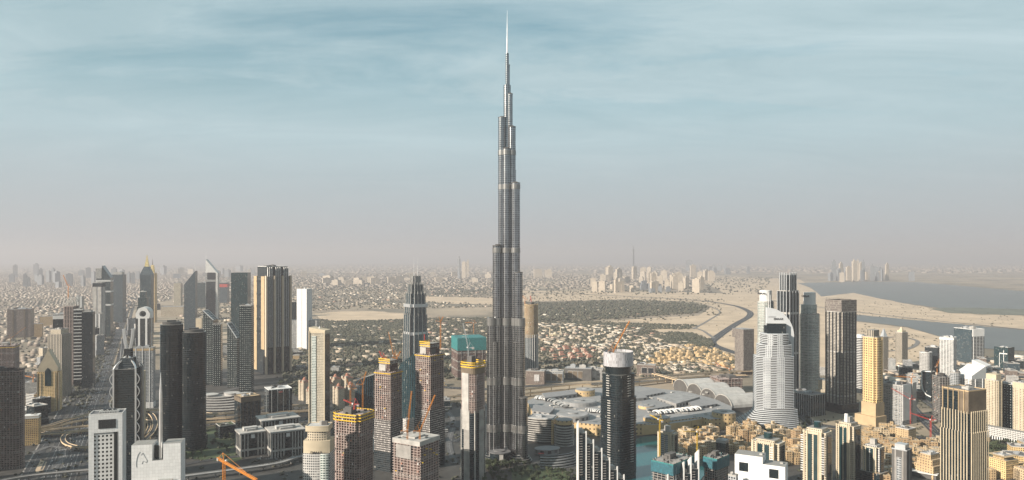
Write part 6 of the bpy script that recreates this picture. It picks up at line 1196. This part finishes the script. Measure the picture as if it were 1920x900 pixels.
# teal-netted sites by the lake
def netted(label, x0, xc, x1, top, Y, net):
    p = P(x0, xc, x1, top, None, 30, Y=Y); r = site(label, p, cols=(8, 6), core='dark_band', slab='concrete', top=6, screens=((-16, 15, net, .9), (-1, 2, 'teal_net', .6)), name='netted_site')
    return p
netted('unfinished block wrapped in blue-green netting by the lake, left', 1222, 1262, 1300, 872, 1075, 'blue_net'); netted('unfinished block wrapped in blue-green netting by the lake, right', 1320, 1344, 1366, 862, 1120, 'blue_net')
T('dark_tower', 'dark curved-top block between the sand-coloured houses and teal netting', 'block', P(1343, 1360, 1366, 828, 862), 'dark_curtain', roof='tan_stone', band=((.88, 1.04, 'roof_grey'),))
T('tan_block', 'tall tan block with roof pergolas left of the big striped tower', 'apartment block', P(1682, 1704, 1716, 806, 838), 'sand_block')
p = P(1718, 1750, 1770, 856, 900); T('stepped_block', 'tan apartment block stepping down in terraces left of the big striped tower', 'apartment block', p, 'sand_block', tiers=((0, .55, 1, 1, 0, 0, None), (.55, .8, .8, .85, 0, 0, None), (.8, 1, .55, .7, 0, 0, None)))
T('tan_block', 'tan balconied block at the lower right corner', 'apartment block', P(1857, 1886, 1906, 858, 900), 'gold_grid', tiers=((0, .85, 1, 1, 0, 0, None), (.85, 1, .6, .7, 0, 0, None)), slabs=(7, .6, .6, 'tan_stone'))
T('tan_block', 'small bright orange block at the foot of the cream gridded tower', 'block', P(1848, 1855, 1858, 820, 830), 'sand_block', plant=False)
q = at(1724, 893); r = thing('wedge_roof', 'low hall with a long white wedge roof below the slate tower', 'hall', q, -.7); mb = MB(); mb.box(0, 0, 52, 14, 0, 8); part('wall', mb, 'dark_concrete', r); mb = MB(); mb.box(0, 0, 56, 18, 8.01, 9.4); part('roof', mb, 'white_paint', r)
# ---------------------------------------------------------------- sand-coloured old-town quarter
ROOFS = 'sand-coloured houses of the old-town quarter'
def old_house(q, rz, rnd, label, s=1.0):
    r = thing('sand_house', label, 'house', q, rz, ROOFS); wm_ = rnd.choice(['sand_block', 'sand_block', 'sand_cream', 'sand_dark']); h = rnd.uniform(13, 23) * s; w_, d_ = rnd.uniform(22, 34) * s, rnd.uniform(16, 24) * s
    mb = MB(); mb.box(0, 0, w_, d_, 0, h); mb.box(-w_ * .32, -d_ * .32, w_ * .42, d_ * .5, 0, h + 4); mb.box(w_ * .3, d_ * .2, w_ * .45, d_ * .6, 0, h - 4); mb.box(w_ * .2, -d_ * .45, w_ * .3, d_ * .3, 0, h - 7); part('wall', mb, wm_, r)
    for k in range(3): mb = MB(); mb.box(0, 0, 2.2, 1.4, h, h + 1.3); part('roof_unit', mb, 'pale_concrete', r, (rnd.uniform(-.05, .4) * w_, rnd.uniform(-.4, .4) * d_, 0), rnd.uniform(0, 3))
    mb = MB(); mb.box(rnd.uniform(-.1, .3) * w_, rnd.uniform(-.1, .2) * d_, 5.5, 5.5, h, h + rnd.uniform(6, 9)); part('wind_tower', mb, wm_, r)
    mb = MB(); x, y = w_ * .1, d_ * .12
    for k in range(5): mb.box(x + k * 1.6, y, .4, 6, h + 3, h + 3.4)
    for dx in (0, 6.4): mb.box(x + dx, y - 2.8, .4, .4, h, h + 3); mb.box(x + dx, y + 2.8, .4, .4, h, h + 3)
    part('pergola', mb, 'tan_stone', r)
    mb = MB(); t = .5
    for a, b, c, e in ((0, -d_/2 + t/2, w_, t), (0, d_/2 - t/2, w_, t), (-w_/2 + t/2, 0, t, d_), (w_/2 - t/2, 0, t, d_)): mb.box(a, b, c, e, h, h + 1.1)
    part('parapet', mb, 'tan_stone', r)
rnd = random.Random(21)
def quarter(poly, n, label, rz, gap=27):
    used = []
    for q in sample(poly, n * 8):
        if len(used) >= n: break
        if any(math.dist(q[:2], u) < gap for u in used): continue
        used.append(tuple(q[:2])); old_house(Vector(q), rz + rnd.choice([0, 0, 1.57]) + rnd.uniform(-.12, .12), rnd, label)
quarter([(1262, 822), (1340, 814), (1345, 838), (1330, 862), (1272, 866)], 14, 'sand-coloured stepped house between the lakeside cream tower and the dark curved-top block', .4)
quarter([(1366, 815), (1420, 806), (1500, 812), (1510, 832), (1500, 870), (1440, 880), (1366, 868)], 30, 'sand-coloured stepped house below the curved white hotel', .2)
quarter([(1612, 816), (1670, 808), (1684, 830), (1676, 862), (1620, 862)], 17, 'sand-coloured stepped house behind the short white tower', -.2)
quarter([(1640, 866), (1716, 840), (1765, 838), (1768, 858), (1716, 875), (1680, 905), (1640, 905)], 20, 'sand-coloured stepped house around the slate grey tower', -.2)
quarter([(1838, 872), (1858, 868), (1862, 905), (1840, 905)], 3, 'sand-coloured stepped house right of the big striped tower', .1)
quarter([(1906, 880), (1930, 876), (1935, 905), (1906, 905)], 3, 'sand-coloured stepped house in the lower right corner', .1)
# ---------------------------------------------------------------- mid-rise blocks filling the streets between the towers
FB = ('white_grid', 'grey_grid', 'cream_grid', 'dark_curtain', 'brown_grid', 'white_band', 'tan_grid', 'blue_curtain')
def blocks(poly, n, label, group, rz, h0, h1, s0=18, s1=40, gap=36, mats=FB):
    used = []
    for q in sample(poly, n * 10):
        if len(used) >= n: break
        if any(math.dist(q[:2], u) < gap for u in used): continue
        used.append(tuple(q[:2])); r = thing('city_block', label, 'block', Vector(q), rz + rnd.uniform(-.1, .1), group); w_, d_, h = rnd.uniform(s0, s1), rnd.uniform(s0, s1), rnd.uniform(h0, h1); mt = rnd.choice(mats)
        mb = MB(); mb.box(0, 0, w_, d_, 0, h); mb.box(w_ * .1, -d_ * .1, w_ * 1.15, d_ * 1.1, 0, h * .3); part('wall', mb, mt, r); roof_parts(r, rect(w_, d_), h, rnd.choice(['roof_grey', 'roof_dark', 'roof_pale']), 'pale_concrete', 2, True, 3, rnd)
blocks([(52, 700), (110, 640), (135, 640), (128, 700), (100, 790), (60, 800)], 16, 'mid-rise block among the streets left of the shaded highway', 'mid-rise blocks left of the highway', -.5, 14, 45)
blocks([(150, 640), (196, 600), (218, 560), (228, 560), (200, 640), (170, 715)], 16, 'slim mid-rise block on the left kerb of the far highway', 'blocks lining the far highway on its left', -.5, 50, 120, 22, 36, 50)
blocks([(262, 560), (300, 560), (300, 640), (262, 690), (228, 700)], 14, 'mid-rise block behind the towers right of the shaded highway', 'blocks behind the right highway towers', -.5, 30, 90, 20, 36, 48)
blocks([(380, 640), (480, 640), (480, 690), (380, 700)], 9, 'low block at the foot of the dark dotted towers', 'low blocks at the dotted towers', .3, 14, 34)
blocks([(545, 655), (600, 655), (640, 700), (560, 700)], 7, 'low block near the base of the white windowless slab', 'low blocks at the white slab', .2, 8, 20)
blocks([(755, 730), (850, 720), (850, 760), (760, 790)], 8, 'low block in the shade behind the unfinished towers', 'low blocks behind the unfinished towers', .2, 10, 26)
blocks([(640, 790), (760, 790), (860, 800), (850, 850), (640, 850)], 9, 'shaded low block between the unfinished towers', 'shaded low blocks between unfinished towers', .3, 8, 30)
blocks([(1655, 690), (1720, 690), (1760, 740), (1725, 760), (1690, 720)], 9, 'mid-rise block around the curved white-framed block', 'mid-rise blocks at the curved frame', -.3, 14, 45)
blocks([(1800, 690), (1925, 690), (1925, 735), (1800, 735)], 13, 'mid-rise block in the packed district below the creek', 'mid-rise blocks below the creek', -.3, 14, 50)
blocks([(1500, 700), (1545, 700), (1545, 735), (1500, 735)], 3, 'dark block glimpsed between the lettered and ribbed towers', 'dark blocks between right towers', -.3, 20, 45)
blocks([(1880, 835), (1930, 840), (1930, 870), (1890, 870)], 3, 'tan block beyond the green lot at the right edge', 'tan blocks at the right edge', -.3, 14, 24, mats=('sand_block', 'gold_grid'))
trees('street_greenery', [(40, 700), (200, 640), (230, 640), (170, 900), (20, 900)], 420, 2, 4); trees('street_greenery', [(240, 770), (640, 740), (860, 740), (880, 900), (200, 900)], 900, 1.8, 4.2)
trees('street_greenery', [(1480, 740), (1920, 720), (1920, 900), (1480, 900)], 650, 1.8, 4)
trees('street_greenery', [(120, 760), (160, 700), (190, 640), (214, 590), (226, 590), (208, 650), (186, 710), (160, 770)], 700, 2.5, 6)
trees('street_greenery', [(206, 760), (222, 700), (236, 650), (246, 600), (256, 600), (256, 660), (250, 720), (235, 780)], 700, 2.5, 6)
for o_ in (-33, 32, 0, -62, 61):
    mb = MB(); 
    for k in range(60): q0, q1 = szr(900 + k * 60, o_), szr(930 + k * 60 + 24, o_); t = 1.5 if o_ else 2.2; mb.face([(q0.x - t, q0.y, .92), (q0.x + t, q0.y, .92), (q1.x + t, q1.y, .92), (q1.x - t, q1.y, .92)], [(0, 0)] * 4)
    struct('road_median', mb, 'concrete' if o_ in (-62, 61) else 'dark_concrete')
# ---------------------------------------------------------------- street lamps
mb = MB(); mb.bar((0, 0, 0), (0, 0, 13), .28, r2=.14); mb.bar((-3, 0, 13.2), (3, 0, 13.2), .12); me_p = mb.mesh('pole', 'grey_metal'); mb = MB(); mb.box(0, 0, 1.5, .6, 0, .25); me_h = mb.mesh('lamp_head', 'pale_concrete')
lamps = [(szr(1210 + 44 * k, 0), -.47, 'twin-armed lamp post on the median of the shaded highway', 'highway lamp posts') for k in range(26)]
q0, q1 = at(1535, 850), at(1505, 785); lamps += [(q0.lerp(q1, k / 9) + Vector((s_ * 15, 0, 0)), 0, 'twin-armed lamp post along the curving boulevard', 'boulevard lamp posts') for k in range(10) for s_ in (-1, 1)]
for q, rz, lb, gp in lamps:
    r = thing('street_lamp', lb, 'street lamp', (q.x, q.y, 0.8), rz, gp); link('pole', me_p, r)
    for x in (-3, 3): link('lamp_head', me_h, r, (x, 0, 13.0))
# ---------------------------------------------------------------- cranes
def top_of(px, py, Y): return Vector(((px - 960) / F * Y, Y, zat(py, Y)))
def ck(label, px, pbase, Y, mast, jib, el, az, col='orange_paint', s=1.0, cj=10, grp='tower cranes over the building sites'): crane(label, top_of(px, pbase, Y), mast, jib, el, R(az), col, grp, s, cj)
q = top_of(420, 866, 760); crane('orange crane in the lower left, jib reaching toward the lower right', (q.x, q.y, 0), q.z, 84, 0, math.atan2(-66, 60), 'orange_paint', 'tower cranes over the building sites', 1.3, 18)
ck('orange crane mast standing behind the zigzag yellow screens, left of two', 657, 772, 1085, 34, 16, 70, 200, s=.9); ck('orange crane behind the zigzag yellow screens, right of two', 680, 768, 1090, 38, 20, 75, 20, s=.9); ck('small red crane lying low on the zigzag-screened tower', 664, 768, 1075, 8, 22, 12, 150, 'red_paint', s=.9)
ck('red crane on the middle left pink-grey tower', 717, 682, 1275, 10, 14, 60, 150, 'red_paint'); ck('orange crane with a raised boom on the middle left pink-grey tower', 738, 680, 1280, 12, 44, 78, 190); ck('second orange crane at the right of the middle left pink-grey tower', 744, 682, 1275, 10, 14, 60, 20)
ck('red crane atop the taller pink-grey tower', 796, 650, 1340, 8, 16, 70, 100, 'red_paint'); ck('orange crane with a tall mast behind the taller pink-grey tower', 826, 655, 1345, 52, 10, 60, 20)
ck('grey crane with boom raised over the yellow-ringed rounded tower', 878, 668, 1195, 14, 42, 78, 180, 'grey_metal'); ck('orange crane on the teal-netted block left of the tallest tower', 888, 625, 2210, 32, 26, 3, 180)
ck('tall orange boom crane on the flat concrete lid, left of two', 764, 824, 1040, 12, 58, 84, 20); ck('slanting orange boom crane on the flat concrete lid, right of two', 787, 824, 1045, 12, 56, 66, 20)
ck('orange crane leaning from the pale drum crown', 1150, 666, 1205, 7, 58, 58, 20); ck('orange crane atop the beige round tower behind the tallest tower, left', 984, 571, 2390, 16, 20, 60, 170); ck('red crane atop the beige round tower behind the tallest tower, right', 996, 571, 2390, 10, 24, 50, 100, 'red_paint'); 
ck('red crane standing in the yard left of the big striped tower', 1745, 826, 1465, 42, 40, 18, 165, 'red_paint', s=1.2); ck('orange crane with a level jib above the gridded unfinished block', 1709, 722, 1620, 18, 40, 2, 180); ck('slim orange crane leaning beside the white gridded slab before the creek', 1757, 705, 2250, 30, 60, 55, 30)
ck('red crane in front of the white wrapped end wall', 1707, 795, 1590, 55, 44, 30, 160, 'red_paint', s=.9)
ck('yellow crane standing before the lakeside cream tower', 1237, 888, 1140, 85, 30, 4, 110, 'yellow_paint', s=.8); ck('yellow crane standing over the netted site, right of the lakeside cream tower', 1307, 880, 1150, 60, 26, 6, 200, 'yellow_paint', s=.8)
ck('orange crane low behind the vaults near the textured tower', 1368, 700, 2290, 14, 50, 20, 150); ck('orange crane left of the golden arched tower', 62, 735, 1990, 40, 34, 5, 160)
ck('orange crane over the unfinished left edge tower', 20, 650, 2200, 26, 50, 40, 30); ck('orange crane over the lattice-crowned tower', 128, 560, 2110, 34, 40, 60, 160)
# ---------------------------------------------------------------- trees and cars
def make_tree(seed, label):
    rr = random.Random(seed); t = thing('tree', label, 'tree', (0, 0, -50))
    mb = MB(); mb.bar((0, 0, 0), (.2, .1, 3.2), .32, r2=.2)
    for a in range(5): an = a * 1.26 + rr.uniform(-.3, .3); mb.bar((.2, .1, 2.6), (1.8 * math.cos(an), 1.8 * math.sin(an), 4.8), .16, r2=.06)
    part('trunk', mb, 'bark', t); mb = MB()
    cl = [(rr.gauss(0, 1.3), rr.gauss(0, 1.3), rr.uniform(3.6, 6.6), rr.uniform(.8, 1.5)) for _ in range(13)]
    for _ in range(330):
        c = rr.choice(cl); v = Vector((rr.gauss(0, 1), rr.gauss(0, 1), rr.gauss(0, .8))).normalized() * c[3] * rr.uniform(.55, 1.05); p = Vector(c[:3]) + v
        a = Vector((rr.gauss(0, 1), rr.gauss(0, 1), rr.gauss(0, 1))).normalized(); b = a.orthogonal().normalized() * .42; a = a * .5; mb.face([p - a, p + b, p + a, p - b], [(0, 0)] * 4)
    part('crown', mb, 'leaf', t); return t
protos = [make_tree(k, 'round leafy street tree') for k in range(4)]; pk = [kids(t) for t in protos]
first = [True] * 4
def plant(poly, n, label, group, s0=.9, s1=1.7):
    for q in sample(poly, n):
        i = random.randrange(4); l = (q[0], q[1], 0); rz = random.uniform(0, 6.3); sc = random.uniform(s0, s1)
        if first[i]: t = protos[i]; t.location = l; t.rotation_euler = (0, 0, rz); t.scale = (sc,) * 3; t['label'] = label; t['group'] = group; first[i] = False
        else: copy_tree(protos[i], l, rz, sc, label, group, pk[i])
plant([(905, 872), (960, 866), (1010, 872), (1010, 905), (900, 905)], 75, 'round leafy tree in the dark garden at the foot of the tallest tower', 'garden trees by the tallest tower')
plant([(1020, 878), (1075, 885), (1080, 905), (1010, 905)], 16, 'round leafy tree before the dark crescent of terraces', 'trees before the crescent')
plant([(1376, 804), (1440, 808), (1490, 812), (1490, 818), (1376, 812)], 36, 'round leafy tree along the foot of the curved white hotel', 'trees at the white hotel')
plant([(1300, 806), (1345, 802), (1350, 812), (1290, 815)], 14, 'round leafy tree on the mall promenade', 'promenade trees')
plant([(1492, 782), (1515, 780), (1530, 830), (1510, 850)], 26, 'round leafy tree lining the boulevard', 'boulevard trees')
plant([(1850, 836), (1900, 830), (1935, 846), (1900, 862), (1855, 852)], 52, 'round leafy tree in the green lot below the arcade', 'trees below the arcade')
plant([(300, 805), (440, 802), (470, 850), (440, 866), (330, 858)], 56, 'round leafy tree in the dark park beside the ornate office blocks', 'park trees by the ornate offices')
plant([(500, 700), (560, 700), (575, 740), (555, 755), (520, 725)], 22, 'round leafy tree behind the dark glass office with red and white sign', 'trees behind the signed office')
def car(name, col):
    mb = MB(); mb.box(0, 0, 4.6, 1.9, .35, 1.0, 0); mb.prism([(-1.7, -.85), (1.2, -.85), (1.2, .85), (-1.7, .85)], 1.0, 1.55, 1, 0, taper=.8)
    for x in (-1.5, 1.5):
        for y in (-.9, .9): mb.bar((x, y - .1, .35), (x, y + .1, .35), .33, 1)
    return mb.mesh(name, [col, 'dark_glass'])
cars = [car('car', c_) for c_ in ('car_white', 'car_white', 'car_dark', 'silver', 'car_white')]; cn = ['white', 'white', 'dark', 'silver', 'white']
def put_car(x, y, z, rz, where, group):
    i = random.randrange(5); o = link('car', cars[i], None, (x, y, z), rz); tag(o, f'{cn[i]} car {where}', 'car', group)
for _ in range(150):
    Y = random.uniform(1210, 2700); off = random.choice([-24, -20.5, -17, -13, -9.5, 7, 10.5, 14, 18, 22]); q = szr(Y, off); put_car(q.x, q.y, .87, math.atan2(1, -.508), 'driving on the shaded highway at left', 'cars on the left highway')
for q in sample([(596, 846), (640, 846), (640, 850), (596, 850)], 4): put_car(q[0], q[1], 1.0, .1, 'on the side street by the ornate offices', 'cars by the ornate offices')
for q in sample([(500, 838), (568, 862), (560, 870), (480, 862)], 26): put_car(q[0], q[1], .3, random.choice([.3, 1.87]), 'parked before the ornate office blocks', 'cars before the ornate offices')
for q in sample([(290, 800), (440, 795), (440, 800), (290, 806)], 18): put_car(q[0], q[1], 1.07, .05, 'on the street under the tan flyovers', 'cars under the flyovers')
for a in range(40):
    t = random.random(); q0, q1 = at(1530, 850), at(1500, 782); q = q0.lerp(q1, t); put_car(q.x + random.choice([-9, -5, 4, 8]), q.y, .87, 1.75, 'on the curving boulevard', 'cars on the boulevard')
for q in sample([(1690, 735), (1725, 772), (1758, 812), (1750, 814), (1705, 770), (1680, 738)], 30): put_car(q[0], q[1], 1.0, 2.0, 'on the diagonal street at right', 'cars on the diagonal street')
